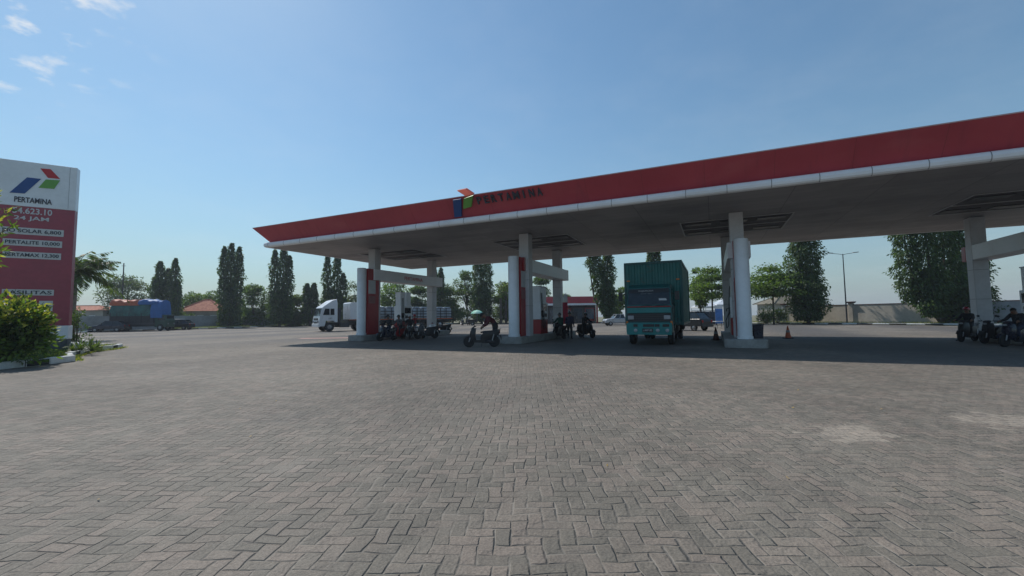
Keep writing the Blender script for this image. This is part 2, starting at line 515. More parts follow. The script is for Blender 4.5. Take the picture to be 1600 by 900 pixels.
def earth_mat():
    m, T, bs, out = new_mat('grass and earth')
    pos = T.n('ShaderNodeNewGeometry').outputs['Position']
    c = T.mix(T.ramp(T.noise(pos, .35, 5, .65), .42, .62), (.22, .18, .12, 1), (.085, .115, .03, 1))
    k = T.ramp(T.noise(pos, 9., 4, .7), .3, .7, .7, 1.25)
    T.put(bs.inputs['Base Color'], T.mix(1., c, T.comb(k, k, k), 'MULTIPLY'))
    bs.inputs['Roughness'].default_value = .95
    return m
M['earth'] = earth_mat()
def acrylic_mat():
    m, T, bs, out = new_mat('acrylic red')
    bs.inputs['Base Color'].default_value = (.62, .2, .16, 1); bs.inputs['Roughness'].default_value = .3
    tr = T.n('ShaderNodeBsdfTranslucent'); tr.inputs[0].default_value = (.85, .42, .36, 1)
    mx = T.n('ShaderNodeMixShader'); mx.inputs[0].default_value = .6
    T.nt.links.new(bs.outputs[0], mx.inputs[1]); T.nt.links.new(tr.outputs[0], mx.inputs[2]); T.nt.links.new(mx.outputs[0], out.inputs[0])
    return m
M['acrylic_red'] = acrylic_mat()
# ------------------------------------------------------------------ light and sky
SUN_DIR = Vector((-5.6, 2.15, 7.3)).normalized()
SUN_EL = math.asin(SUN_DIR.z)
SUN_AZ = math.atan2(SUN_DIR.x, SUN_DIR.y)      # clockwise from +Y

def make_light():
    w = bpy.data.worlds.new('World'); scene.world = w; w.use_nodes = True
    T = NT(w.node_tree)
    bg = w.node_tree.nodes['Background']
    sky = T.n('ShaderNodeTexSky', sky_type='NISHITA')
    sky.sun_disc = False
    sky.sun_elevation = SUN_EL; sky.sun_rotation = SUN_AZ
    sky.altitude = 0; sky.air_density = SKY_AIR; sky.dust_density = SKY_DUST; sky.ozone_density = SKY_OZONE
    d = T.n('ShaderNodeTexCoord').outputs['Generated']
    x, y, z = T.sep(d)
    # wispy fair-weather cloud: thin everywhere, a few thicker puffs in one quarter of the sky
    zz = T.math('ADD', T.math('MAXIMUM', z, 0.), .12)
    flat = T.comb(T.math('DIVIDE', x, zz), T.math('DIVIDE', y, zz), 0.)
    n1 = T.noise(flat, 2.6, 6, .62)
    n2 = T.noise(flat, .8, 4, .6)
    cd = Vector((-.874, .15, .51)).normalized()
    dot = T.n('ShaderNodeVectorMath', operation='DOT_PRODUCT')
    T.put(dot.inputs[0], d); dot.inputs[1].default_value = cd
    reg = T.ramp(dot.outputs['Value'], .965, .998)
    n3 = T.noise(flat, 9., 5, .55)
    puff = T.math('MULTIPLY', T.ramp(n3, .50, .72), reg)
    veil = T.math('MULTIPLY', T.ramp(T.math('ADD', T.math('MULTIPLY', n1, .5), T.math('MULTIPLY', n2, .5)), .42, .75), .08)
    f = T.math('MAXIMUM', T.math('MULTIPLY', puff, .9), veil)
    tint = T.mix(1., sky.outputs[0], (*SKY_TINT, 1), 'MULTIPLY')
    # moist air pales the lower sky
    low = T.math('POWER', T.math('SUBTRACT', 1., T.math('MAXIMUM', z, 0.)), 6.)
    tint = T.mix(T.math('MULTIPLY', low, HAZE_MIX), tint, (*HAZE_COL, 1))
    c = T.mix(f, tint, (*CLOUD_COL, 1))
    T.put(bg.inputs[0], c); bg.inputs[1].default_value = SKY_STRENGTH
    L = bpy.data.lights.new('sun', 'SUN'); L.energy = SUN_STRENGTH; L.angle = rad(.55); L.color = (1., .955, .89)
    o = bpy.data.objects.new('sun', L); COL.objects.link(o)
    o.rotation_euler = SUN_DIR.to_track_quat('Z', 'Y').to_euler()
    vs = scene.view_settings
    vs.view_transform = 'Standard'; vs.look = 'None'; vs.exposure = EXPOSURE; vs.gamma = 1; vs.use_curve_mapping = False
SKY_AIR, SKY_DUST, SKY_OZONE = 1.3, .35, 2.2
SKY_TINT = (.93, 1.12, 1.15)
HAZE_MIX, HAZE_COL = .8, (2.55, 3.3, 4.5)
CLOUD_COL = (9., 9.2, 9.4)
HAZE_DENSITY = .0005
SKY_STRENGTH, SUN_STRENGTH, EXPOSURE = .095, 3.6, 0.
make_light()

# ------------------------------------------------------------------ ground
KERB = [(-77, 8), (-77.3, 41), (-80, 66), (-40, 84.5), (-6, 82), (7, 71.6), (20.7, 61.1), (34, 51.6), (62, 32)]

def sheet(name, poly, z, m, thick=0.):
    b = MB()
    if thick: b.prism(poly, z-thick, z, 'XY')
    else: b.add([(x, y, z) for x, y in poly], [tuple(range(len(poly)))])
    return tag(b.build(name, m), kind='structure')

sheet('ground', [(-420, -420), (420, -420), (420, 420), (-420, 420)], -.03, M['earth'])
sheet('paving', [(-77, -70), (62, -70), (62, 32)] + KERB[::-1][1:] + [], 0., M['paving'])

def offset_line(line, d):
    out = []
    for i, p in enumerate(line):
        a = Vector(line[max(i-1, 0)]); b = Vector(line[min(i+1, len(line)-1)])
        t = (b-a).normalized(); n = Vector((-t.y, t.x))
        out.append((p[0]+n.x*d, p[1]+n.y*d))
    return out

verge = KERB + offset_line(KERB, 16)[::-1]
sheet('verge', verge, .10, M['earth'], .1)

def kerb_run(name, line, seglen, w=.22, h=.22, side=1):
    """concrete kerb painted in black and white lengths"""
    b = MB(); k = 0
    for (a, c) in zip(line[:-1], line[1:]):
        a, c = Vector(a), Vector(c)
        L = (c-a).length; n = max(1, round(L/seglen)); t = (c-a)/n
        rz = math.atan2(t.y, t.x); nn = Vector((-t.y, t.x)).normalized()*side*w/2
        for i in range(n):
            m = a + t*(i+.5) + nn
            b.box((m.x, m.y, h/2+random.uniform(-.008, .008)), (t.length-.025, w, h), rz, m=k % 2); k += 1
    o = b.build(name, [M['kerb_white'], M['kerb_black']], bevel=.02, seg=1)
    return tag(o, kind='structure')
kerb_run('kerb', KERB, 1.55)

# thin moist air that pales the far trees
b = MB(); b.box((0, 0, 8), (880, 880, 18))
m_, T_, bs_, out_ = new_mat('haze')
m_.node_tree.nodes.remove(bs_)
pv = T_.n('ShaderNodeVolumePrincipled'); pv.inputs['Density'].default_value = HAZE_DENSITY; pv.inputs['Color'].default_value = (.80, .88, 1, 1); pv.inputs['Anisotropy'].default_value = .2
T_.nt.links.new(pv.outputs[0], out_.inputs['Volume'])
tag(b.build('haze', m_), kind='stuff')

# planted island beside the price sign
PLANTER = [(-18.6, 1.5), (-20.55, 5.5), (-21.15, 6.85), (-21.75, 7.72), (-24.2, 8.45), (-27.7, 10.45), (-28.6, 11.6), (-30, 12.6), (-32.5, 12), (-33.5, 9), (-33, 0)]
kerb_run('planter_kerb', PLANTER, .75, .18, .24, 1)
sheet('planter_soil', offset_line(PLANTER[:-1], .15)[0:] + [(-33, 0)], .17, M['earth'], .15)

# pale strip laid across the forecourt
b = MB()
p, q = Vector((-23.0, 24.6)), Vector((-13.6, 34.2))
t = (q-p).normalized(); n = Vector((-t.y, t.x))*.2
n_seg = 14
for i in range(n_seg):
    a, c = p.lerp(q, i/n_seg)+t*.01, p.lerp(q, (i+1)/n_seg)-t*.01
    b.add([(a.x-n.x, a.y-n.y, .004), (c.x-n.x, c.y-n.y, .004), (c.x+n.x, c.y+n.y, .004), (a.x+n.x, a.y+n.y, .004)], [(0, 1, 2, 3)])
tag(b.build('pale_strip', M['concrete']), kind='structure')
# worn light red lane paint beside the first pump island
sheet('lane_marking', [(-28.6, 22.6), (-24.2, 25.0), (-24.5, 26.0), (-29.2, 23.5)], .005,
      mat('worn lane paint', (.46, .25, .215), .85, .25, 2.5, dirt=.9, dirtcol=(.2, .18, .165)))

# ------------------------------------------------------------------ canopy
CX0, CX1, CY0, CY1, CZ = -27.1, 18.1, 19.0, 34.3, 6.34
ISL = [(-21.4, 'first'), (-10.1, 'second'), (1.25, 'third'), (12.7, 'fourth')]

def rect(off, z):
    return [(CX0-off, CY0-off, z), (CX1+off, CY0-off, z), (CX1+off, CY1+off, z), (CX0-off, CY1+off, z)]

def make_canopy():
    t = thing('fuel_canopy', 'long flat fuel station canopy with red slanted fascia and white rounded gutter edge', 'canopy', (0, 0, 0))
    b = MB(); b.prism([(CX0, CY0), (CX1, CY0), (CX1, CY1), (CX0, CY1)], CZ, CZ+.10, 'XY')
    b.build('soffit', M['soffit'], t)
    b = MB(); b.prism([(CX0+.2, CY0+.2), (CX1-.2, CY0+.2), (CX1-.2, CY1-.2), (CX0+.2, CY1-.2)], 6.66, 6.80, 'XY')
    b.build('roof_deck', M['dark_metal'], t)
    # half-round gutter all round, with dark joint straps
    prof = [(0.02, 6.325), (.10, 6.345), (.155, 6.40), (.18, 6.50), (.155, 6.60), (.10, 6.655), (.0, 6.675), (-.25, 6.675), (-.25, 6.44), (-.03, 6.325)]
    b = MB()
    rings = [rect(o, z) for o, z in prof]
    b.loft(rings+[rings[0]], caps=False)
    t_g = b.build('gutter', M['gutter'], t, smooth=False)
    b = MB()
    b.prism([(CY0-(o+.006), z) for o, z in prof[:7]]+[(CY0+.05, 6.5)], -.012, .012, 'YZ')
    x = CX0+.25; first = None
    while x < CX1:
        if first is None: first = j = b.build('gutter_joint', M['gutter_joint'], t_g)
        else: j = link('gutter_joint', first.data, t_g)
        j.location = (x, 0, 0); x += 1.53
    # outward leaning red fascia; made in bays so that panel joints read
    b = MB()
    def edge(o, z): return rect(o, z)
    rings = [edge(-.10, 6.705), edge(.65, 7.6), edge(.60, 7.62), edge(-.15, 6.705)]
    b.loft(rings+[rings[0]], caps=False)
    fa = b.build('fascia', M['fascia_red'], t)
    b = MB()   # thin metal coping on the top edge
    rings = [edge(.655, 7.598), edge(.665, 7.635), edge(.575, 7.64), edge(.575, 7.615)]
    b.loft(rings+[rings[0]], caps=False)
    b.build('coping', mat('fascia coping', (.5, .33, .33), .4, .1, 2.), t)
    th = math.atan2(.75, .9)
    x = CX0+2.6; seam_m = mat('fascia seam', (.24, .03, .035), .5); first = None
    while x < CX1:
        if first is None:
            b = MB(); b.box((0, -.001, .59), (.012, .006, 1.16)); first = j = b.build('fascia_seam', seam_m, fa)
        else: j = link('fascia_seam', first.data, fa)
        j.matrix_local = Matrix.Translation((x, 19.1, 6.705)) @ Matrix.Rotation(th, 4, 'X'); x += 2.44
    # stained ceiling panels with lamp slots over each island
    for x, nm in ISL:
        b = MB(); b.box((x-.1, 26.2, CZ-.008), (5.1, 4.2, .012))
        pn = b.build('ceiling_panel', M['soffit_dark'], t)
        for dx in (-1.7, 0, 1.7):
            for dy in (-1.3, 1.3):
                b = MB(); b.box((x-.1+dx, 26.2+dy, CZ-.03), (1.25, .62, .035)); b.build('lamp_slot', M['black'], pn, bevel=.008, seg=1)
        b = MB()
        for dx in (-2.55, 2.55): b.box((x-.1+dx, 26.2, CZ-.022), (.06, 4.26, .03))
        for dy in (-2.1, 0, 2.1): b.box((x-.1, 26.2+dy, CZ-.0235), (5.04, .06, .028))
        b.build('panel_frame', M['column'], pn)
    for x, nm in ISL:
        for y in (23.0, 30.1):
            xx = x + (.25 if (nm == 'second' and y < 25) else 0) - (.25 if y > 25 else 0) + (-.1 if nm == 'third' else 0)
            b = MB(); b.box((xx, y, (CZ-.02+.3)/2), (.6, .6, CZ-.02-.3))
            c = b.build('column', M['column'], t, bevel=.03)
            for z in (2.1, 3.6):
                b = MB(); b.box((xx, y, z), (.606, .606, .012)); b.build('cladding_joint', M['dark_metal'], c)
        b = MB(); b.box((x-.05, 26.5, 4.49), (.98, 7.9, .76))
        bm_ = b.build('name_beam', M['white'], t, bevel=.025)
        ends = {'first': ((30.455, 30.7, 'white'),), 'second': ((22.3, 22.545, 'panel_red'), (30.455, 30.6, 'white')), 'third': ((30.455, 30.7, 'white'),), 'fourth': ((22.3, 22.545, 'panel_red'), (30.455, 30.86, 'panel_red'))}[nm]
        for y0, y1, em in ends:
            b = MB(); b.box((x-.05, (y0+y1)/2, 4.49), (.99, y1-y0, .77))
            b.build('beam_end', M[em], bm_, bevel=.02)
        for sgn in ((1,) if nm == 'first' else ()):
            lettering('PERTAMINA', 2.2, .26, M['red_logo'], bm_, (x-.05+sgn*.496, 26.8, 4.47), (0, 0, sgn*math.pi/2))
    # emblem and name standing on the fascia
    fr = Matrix.Translation((0, 19.1, 6.705)) @ Matrix.Rotation(th, 4, 'X')
    def on_fascia(name, poly, m, dep=.10):
        b = MB(); b.xf = fr; b.prism(poly, -.14, -.14+dep, 'XZ'); b.build(name, m, t)
    on_fascia('emblem_blue', [(-12.15, .16), (-11.70, .16), (-11.36, 1.12), (-11.84, 1.12)], M['blue_logo'])
    on_fascia('emblem_green', [(-11.44, .56), (-10.94, .62), (-10.64, 1.19), (-11.2, 1.11)], M['green_logo'])
    on_fascia('emblem_red', [(-11.02, 1.21), (-10.54, 1.27), (-10.86, 1.60), (-11.40, 1.58)], M['acrylic_red'])
    x0, step = -10.42, .405
    for i, ch in enumerate('PERTAMINA'):
        w = {'I': .07, 'M': .33}.get(ch, .26)
        me = text_mesh(ch, w, .40, .05, .02); me.materials.clear(); me.materials.append(M['letter_dark'])
        o = link('letter', me, t)
        o.matrix_local = fr @ Matrix.Translation((x0+i*step, -.05, .86))
    return t
make_canopy()

# ------------------------------------------------------------------ pump islands
def make_island(x, words, w=.66):
    t = thing('pump_island', words, 'pump island', (x, 26.4, 0), 0, 'raised pump islands under the canopy')
    b = MB()
    y0, y1 = -5.3, 5.3
    poly = []
    for i in range(7):
        a = math.pi + math.pi*i/6
        poly.append((w*math.cos(a), y0+.25+.25*math.sin(a)))
    for i in range(7):
        a = math.pi*i/6
        poly.append((w*math.cos(a), y1-.25+.25*math.sin(a)))
    b.prism(poly, 0, .38, 'XY')
    pl = b.build('plinth', M['concrete'], t, bevel=.03)
    r = .30
    b = MB(); b.lathe([(r+.03, .38), (r+.03, .50), (r, .505), (r, 4.84), (r-.03, 4.88)], (0, -4.6, 0), seg=32)
    b.build('round_post', M['white'], t, smooth=True)
    b = MB(); b.box((0, -3.83, 2.63), (.66 if w < .8 else .62, 1.06, 4.48))
    pn = b.build('red_panel', M['panel_red'], t, bevel=.015)
    for s in (1, -1):
        b = MB(); b.box((s*(.336 if w < .8 else .316), -3.98, 3.62), (.014, .66, .92)); b.build('notice_board', M['column'], pn)
        b = MB(); b.box((s*(.336 if w < .8 else .316), -3.98, 2.75), (.014, .66, .5)); b.build('notice_board', M['faded_red'], pn)
    return t

make_island(ISL[0][0], 'pump island under the left end of the canopy, red panel behind its round post')
make_island(ISL[1][0], 'pump island right behind the black scooter, with white round post and narrow red panel')
make_island(ISL[2][0], 'pump island right of the teal box truck, thick white round post at its front', .84)
make_island(ISL[3][0], 'pump island at the right end of the canopy with parked motorcycles round its back')

def make_dispenser(x, y, words):
    t = thing('fuel_dispenser', words, 'fuel pump', (x, y, .38), 0, 'fuel pumps on the islands')
    b = MB(); b.box((0, 0, .45), (.62, 1.25, .9)); b.build('base_cabinet', M['panel_red'], t, bevel=.02)
    b = MB(); b.box((0, 0, 1.46), (.66, 1.3, 1.1)); bd = b.build('body', M['white'], t, bevel=.03)
    for s in (1, -1):
        b = MB(); b.box((s*.335, .12, 1.66), (.014, .72, .42)); b.build('display', M['glass'], bd)
        b = MB(); b.box((s*.335, .12, 1.18), (.014, .6, .22)); b.build('keypad', M['dark_metal'], bd)
        for dy in (-.42, -.58):
            b = MB(); b.box((s*.36, dy+.02, 1.3), (.07, .09, .34)); b.tube([(s*.38, dy+.02, 1.42), (s*.48, dy+.02, 1.40), (s*.5, dy+.02, 1.26)], .022, 6)
            b.build('nozzle', M['black'], t)
            b = MB()
            pts = [(s*.40, dy+.02, 1.15), (s*.55, dy, .75), (s*.52, dy, .35), (s*.42, dy, .5), (s*.38, dy, 1.4), (s*.30, dy*.8, 2.6)]
            b.tube(pts, .018, 6); b.build('hose', M['rubber'], t)
    for dy in (-.36, .36):
        b = MB(); b.box((0, dy, 2.5), (.5, .46, 1.0)); b.box((0, dy, 3.02), (.56, .52, .06)); b.build('hose_mast', M['white'], t, bevel=.02)
    return t
make_dispenser(-21.4, 26.1, 'white and red fuel pump on the leftmost island, two white masts above it')
make_dispenser(-10.2, 26.0, 'white and red fuel pump behind the scooter, standing left of the red feather banner')
make_dispenser(1.15, 26.2, 'fuel pump hidden behind the thick white post right of the teal truck')
make_dispenser(12.7, 26.2, 'fuel pump on the island at the right end of the canopy')

# ------------------------------------------------------------------ price sign
def make_price_sign():
    k = 1.11
    px, py = P(108, 20.0)
    rz = math.atan2(.844, .536)
    t = thing('price_sign', 'tall red fuel price sign with white head, emblem and white price strips', 'price sign', (px, py, 0), rz)
    Z = lambda z: 1.5+(z-1.5)*k
    W = 2.48*k; xc = -W/2
    b = MB(); b.box((xc, .26, (1.32+.70)/2), (W*.98+.1, .62, .62)); b.build('plinth', M['white'], t, bevel=.02)
    b = MB(); b.box((xc, .27, .35), (W*.98+.04, .58, .70)); b.build('footing', M['dark_concrete'], t, bevel=.02)  # lower part of the base, darker than the plinth above
    b = MB(); b.box((xc, .25, (1.325+Z(6.23))/2), (W, .44, Z(6.23)-1.325)); b.build('panel', M['sign_red'], t, bevel=.012)
    b = MB(); b.box((xc, .25, (Z(6.235)+Z(8.1))/2), (W+.01, .45, Z(8.1)-Z(6.235))); hd = b.build('head', M['sign_white'], t, bevel=.012)
    b = MB(); b.box((xc+W/2-.24, .0225, (Z(6.24)+Z(8.1))/2), (.012, .008, 1.95)); b.build('head_seam', M['wall_grey'], hd)
    def para(name, pts, m):
        b = MB(); b.prism([(x*k, Z(z)) for x, z in pts], .004, .022, 'XZ'); b.build(name, m, hd)
    para('emblem_blue', [(-1.92, 6.74), (-1.50, 6.76), (-1.06, 7.44), (-1.46, 7.44)], M['blue_logo'])
    para('emblem_green', [(-1.12, 7.06), (-.66, 7.08), (-.50, 7.47), (-.92, 7.44)], M['green_logo'])
    para('emblem_red', [(-.86, 7.52), (-.50, 7.53), (-.80, 7.90), (-1.10, 7.88)], M['red_logo'])
    lettering('PERTAMINA', 1.08*k, .22*k, M['letter_dark'], t, (-1.24*k, .012, Z(6.5)), bold=.02)
    lettering('54.623.10', 1.13*k, .25*k, M['letter_white'], t, (-1.24*k, .02, Z(6.05)), bold=.02)
    lettering('24 JAM', 1.0*k, .21*k, M['letter_white'], t, (-1.26*k, .02, Z(5.73)), bold=.02)
    def strip(x0, x1, z0, z1, words, name='price_strip'):
        b = MB(); b.box(((x0+x1)/2*k, .024, (Z(z0)+Z(z1))/2), ((x1-x0)*k, .02, Z(z1)-Z(z0)))
        s = b.build(name, M['plate'], t)
        if words: lettering(words, (x1-x0)*k*.92, (z1-z0)*k*.62, M['letter_dark'], s, ((x0+x1)/2*k, .008, (Z(z0)+Z(z1))/2), bold=.015)
    strip(-2.12, -.30, 5.07, 5.35, 'BIO SOLAR 6,800')
    strip(-2.02, -.33, 4.60, 4.87, 'PERTALITE 10,000')
    strip(-2.00, -.34, 4.09, 4.36, 'PERTAMAX 12,300')
    strip(-1.95, -.49, 2.59, 2.83, 'FASILITAS', 'facility_strip')
    for x0 in (-1.95, -1.40, -.90):
        b = MB(); b.box(((x0+.2)*k, .024, Z(2.16)), (.40*k, .02, .42*k)); s = b.build('facility_icon', M['plate'], t)
        b = MB()
        c = ((x0+.2)*k, Z(2.05))
        if x0 > -1:   # prayer room dome
            b.prism([(c[0]+.12*k*math.cos(a), c[1]+.17*k*math.sin(a)) for a in np.linspace(0, math.pi, 9)], .006, .013, 'XZ')
            b.box((c[0], .0095, c[1]-.04), (.26*k, .007, .05))
        elif x0 > -1.6:  # cup
            b.box((c[0], .0095, c[1]+.04), (.2*k, .007, .16*k)); b.box((c[0]+.12*k, .0095, c[1]+.05), (.05*k, .007, .07*k))
        else:
            b.box((c[0], .0095, c[1]+.06), (.08*k, .007, .26*k)); b.box((c[0], .0095, c[1]+.06), (.24*k, .0068, .07*k))
        b.build('icon_mark', M['letter_dark'], s)
    return t
make_price_sign()
# ------------------------------------------------------------------ wheels
def wheel(parent, c, R, w, name='wheel', rimm=None, axis='Y', spokes=0):
    """tyre with tread shoulders; the rim is a sub-part"""
    b = MB()
    prof = [(R*.62, -w/2*.9), (R*.90, -w/2), (R*.985, -w*.36), (R, -w*.15), (R, w*.15), (R*.985, w*.36), (R*.90, w/2), (R*.62, w/2*.9)]
    b.lathe(prof, c, axis, 22)
    t = b.build(name, M['rubber'], parent, smooth=True)
    b = MB()
    if spokes:
        b.lathe([(R*.60, -w*.34), (R*.66, -w*.4), (R*.66, w*.4), (R*.60, w*.34)], c, axis, 22)
        b.lathe([(R*.14, -w*.55), (R*.14, w*.55)], c, axis, 10)
        for k in range(spokes):
            a = 2*math.pi*k/spokes
            b.bar((c[0], c[1], c[2]), (c[0]+R*.62*math.cos(a), c[1], c[2]+R*.62*math.sin(a)), R*.055, seg=5)
    else:
        b.lathe([(R*.30, -w*.52), (R*.56, -w*.40), (R*.63, -w*.47), (R*.63, w*.47), (R*.56, w*.40), (R*.30, w*.52)], c, axis, 18)
        b.lathe([(R*.14, -w*.62), (R*.16, w*.62)], c, axis, 10)
    b.build('rim', rimm or M['steel'], t, smooth=True)
    return t

# ------------------------------------------------------------------ teal box truck (front faces -Y)
def make_box_truck():
    t = thing('box_truck', 'tall teal box truck parked nose-out under the canopy, dark windscreen with white letters', 'truck', (-2.88, 22.0, 0))
    hw = 1.09
    # cab side outline (y, z), lofted across x with a slightly narrower roof
    def ring(x, s):
        return [(x, y, z) for y, z in [(0.02, .62), (0.0, 1.05), (.02, 1.45), (.06, 1.96), (.30, 2.86), (.46, 3.03), (1.75, 3.06), (1.85, 2.95), (1.85, .80), (1.45, .78), (1.35, 1.02), (.72, 1.02), (.60, .62)]]
    b = MB()
    def cabring(x, inset):
        return [(x*(1-inset*max(0, (z-1.9))), y, z) for _, y, z in ring(x, 0)]
    b.loft([cabring(-hw, .07), cabring(-hw*.5, .07), cabring(hw*.5, .07), cabring(hw, .07)])
    cab = b.build('cab', M['teal'], t, bevel=.035)
    # windscreen, slightly proud of the sloping front
    def onfront(x0, x1, z0, z1, yoff, name, m, parent, th=.02):
        def yy(z): return .06+(z-1.96)/(2.86-1.96)*.24 if z > 1.96 else .02
        b = MB()
        vs = []
        for (x, z) in ((x0, z0), (x1, z0), (x1*.955 if z1 > 2.2 else x1, z1), (x0*.955 if z1 > 2.2 else x0, z1)):
            vs.append((x, yy(z)-yoff, z)); vs.append((x, yy(z)-yoff+th, z))
        b.add(vs, [(0, 2, 4, 6), (7, 5, 3, 1), (0, 1, 3, 2), (2, 3, 5, 4), (4, 5, 7, 6), (6, 7, 1, 0)])
        return b.build(name, m, parent)
    onfront(-1.0, 1.0, 2.01, 2.80, .012, 'windscreen', M['glass'], t)
    onfront(-1.0, 1.0, 2.60, 2.80, .018, 'visor_film', M['black'], t, .004)
    sl = math.atan2(.24, .90)
    o = lettering('RAJAMUDA', .72, .085, M['letter_white'], t, (-.12, .235-.024, 2.685), (-sl, 0, 0), .008)
    lettering('doa ibu', .55, .04, M['wall_grey'], t, (-.1, .205-.024, 2.555), (-sl, 0, 0), .006)
    onfront(.50, .86, 2.20, 2.30, .02, 'sticker', M['letter_white'], t, .004)
    # front panel bands
    for nm, z0, z1, m, pr in (('stripe', 1.875, 1.925, M['panel_red'], .03), ('hood_panel', 1.60, 1.85, M['teal_light'], .026), ('grille', 1.17, 1.57, M['black'], .022)):
        b = MB(); b.box((0, .0-pr/2+.012, (z0+z1)/2), (2.06, .02+pr, z1-z0)); g = b.build(nm, m, t, bevel=.006, seg=1)
        if nm == 'grille':
            b = MB()
            for k in range(4): b.box((0, -.018, 1.23+k*.09), (1.5, .016, .022))
            b.build('grille_slat', M['dark_metal'], g)
    for s in (1, -1):
        b = MB(); b.box((s*.86, -.02, 1.37), (.30, .05, .20)); b.build('headlight', M['lens'], t, bevel=.02)
        b = MB(); b.box((s*1.05, .02, 1.10), (.10, .12, .18)); b.build('indicator', M['lens_orange'], t, bevel=.015)
        b = MB(); b.tube([(s*1.08, .12, 2.55), (s*1.32, .02, 2.5), (s*1.34, .0, 2.2)], .018, 6); b.box((s*1.34, -.01, 2.42), (.2, .06, .42)); b.build('mirror', M['black'], t, bevel=.01)
        b = MB()
        b.add([(s*1.0925, .42, 2.0), (s*1.0925, 1.35, 2.0), (s*1.035, 1.35, 2.78), (s*1.035, .66, 2.78)] +
              [(s*1.06, .42, 2.0), (s*1.06, 1.35, 2.0), (s*1.0, 1.35, 2.78), (s*1.0, .66, 2.78)],
              [(0, 1, 2, 3), (7, 6, 5, 4), (0, 4, 5, 1), (1, 5, 6, 2), (2, 6, 7, 3), (3, 7, 4, 0)])
        b.build('side_window', M['glass'], t)
        b = MB(); b.box((s*1.096, .86, 1.5), (.012, 1.02, .85)); d = b.build('door', M['teal'], t, bevel=.01)
        b = MB(); b.box((s*1.11, 1.25, 1.85), (.02, .16, .04)); b.build('door_handle', M['black'], d)
        b = MB()
        b.tube([(s*.35, -.05, 1.94), (s*.35+.55, -.035, 1.985)], .012, 5); b.build('wiper', M['black'], t)
    # bumper with openings, number plate, lamps
    b = MB(); b.prism([(-1.05, .52), (1.05, .52), (1.07, .70), (1.07, 1.10), (-1.07, 1.10), (-1.07, .70)], -.16, .05, 'XZ')
    bp = b.build('bumper', M['teal_light'], t, bevel=.025)
    for x, w in ((-.62, .2), (0.0, .52), (.40, .22), (.80, .30)):
        b = MB(); b.box((x, -.165, .98), (w, .02, .13)); b.build('bumper_vent', M['black'], bp)
    b = MB(); b.box((-.05, -.172, .74), (.5, .016, .18)); pl = b.build('number_plate', M['black'], bp)
    lettering('L 8437 UD', .42, .09, M['letter_white'], pl, (-.05, -.181, .75), depth=.004)
    for x in (-.62, .42, .86):
        b = MB(); b.lathe([(.02, -.04), (.085, -.03), (.095, .03), (.05, .04)], (x, -.17, .74), 'Y', 14); b.build('fog_lamp', M['lens'], bp, smooth=True)
    # chassis, wheels
    b = MB()
    for s in (1, -1): b.box((s*.42, 4.3, .78), (.12, 8.2, .24))
    for y in (2.6, 5, 7.5): b.box((0, y, .78), (.8, .12, .18))
    b.box((-.85, 3.3, .72), (.5, 1.1, .5)); b.lathe([(.3, -.55), (.3, .55)], (.85, 3.6, .74), 'Y', 16)
    b.build('chassis', M['dark_metal'], t)
    for s in (1, -1): wheel(t, (s*.93, 1.04, .50), .50, .28, axis='X')
    for s in (1, -1):
        for dx in (.98, .66): wheel(t, (s*dx, 6.6, .50), .50, .27, axis='X')
        b = MB()
        for k in range(8):
            a0, a1 = math.pi*(.05+.9*k/8), math.pi*(.05+.9*(k+1)/8)
            for (x0, x1) in ((s*.5, s*1.2),):
                R0, R1 = .60, .625
                b.add([(x, 6.6+r*math.cos(a), .5+r*math.sin(a)) for x in (x0, x1) for r in (R0, R1) for a in (a0, a1)],
                      [(0, 1, 3, 2), (4, 6, 7, 5), (0, 4, 5, 1), (2, 3, 7, 6), (0, 2, 6, 4), (1, 5, 7, 3)])
        b.build('mudguard', M['black'], t)
    # cargo box with real vertical ribs
    bw, y0, y1, z0, z1 = 1.45, 2.0, 8.6, 1.02, 4.30
    b = MB()
    def wave(a0, a1, n, fn):
        pts = []
        for i in range(n+1):
            f = i/n
            for e, dd in ((0, 0), (.35, 0), (.5, 1), (.85, 1)):
                if i == n and e > 0: break
                pts.append((a0+(a1-a0)*(f+e/n), dd*.045))
        return pts
    out = []
    fr = wave(-bw+.08, bw-.08, 9, 0); out += [(-bw, y0)]+[(x, y0+d) for x, d in fr]+[(bw, y0)]
    sd = wave(y0+.08, y1-.08, 22, 0); out += [(bw-d, y) for y, d in sd]+[(bw, y1), (-bw, y1)]+[(-bw+d, y) for y, d in sd[::-1]]
    b.prism(out, z0, z1, 'XY')
    cb = b.build('cargo_box', M['ribbed'], t)
    b = MB()
    for z in (z0, z1):
        for s in (1, -1): b.box((s*(bw+.004), (y0+y1)/2, z), (.07, y1-y0+.08, .12))
        b.box((0, y0-.012, z), (2*bw+.08, .06, .12)); b.box((0, y1+.012, z), (2*bw+.08, .06, .12))
    for s in (1, -1):
        for y in (y0, y1): b.box((s*bw, y, (z0+z1)/2), (.09, .09, z1-z0))
    b.build('frame_rail', M['teal'], cb)
    for s in (1, -1):
        b = MB(); b.box((s*(bw-.18), y0-.045, 3.35), (.16, .04, .07)); b.build('marker_lamp', M['lens_orange'], cb)
    return t
make_box_truck()

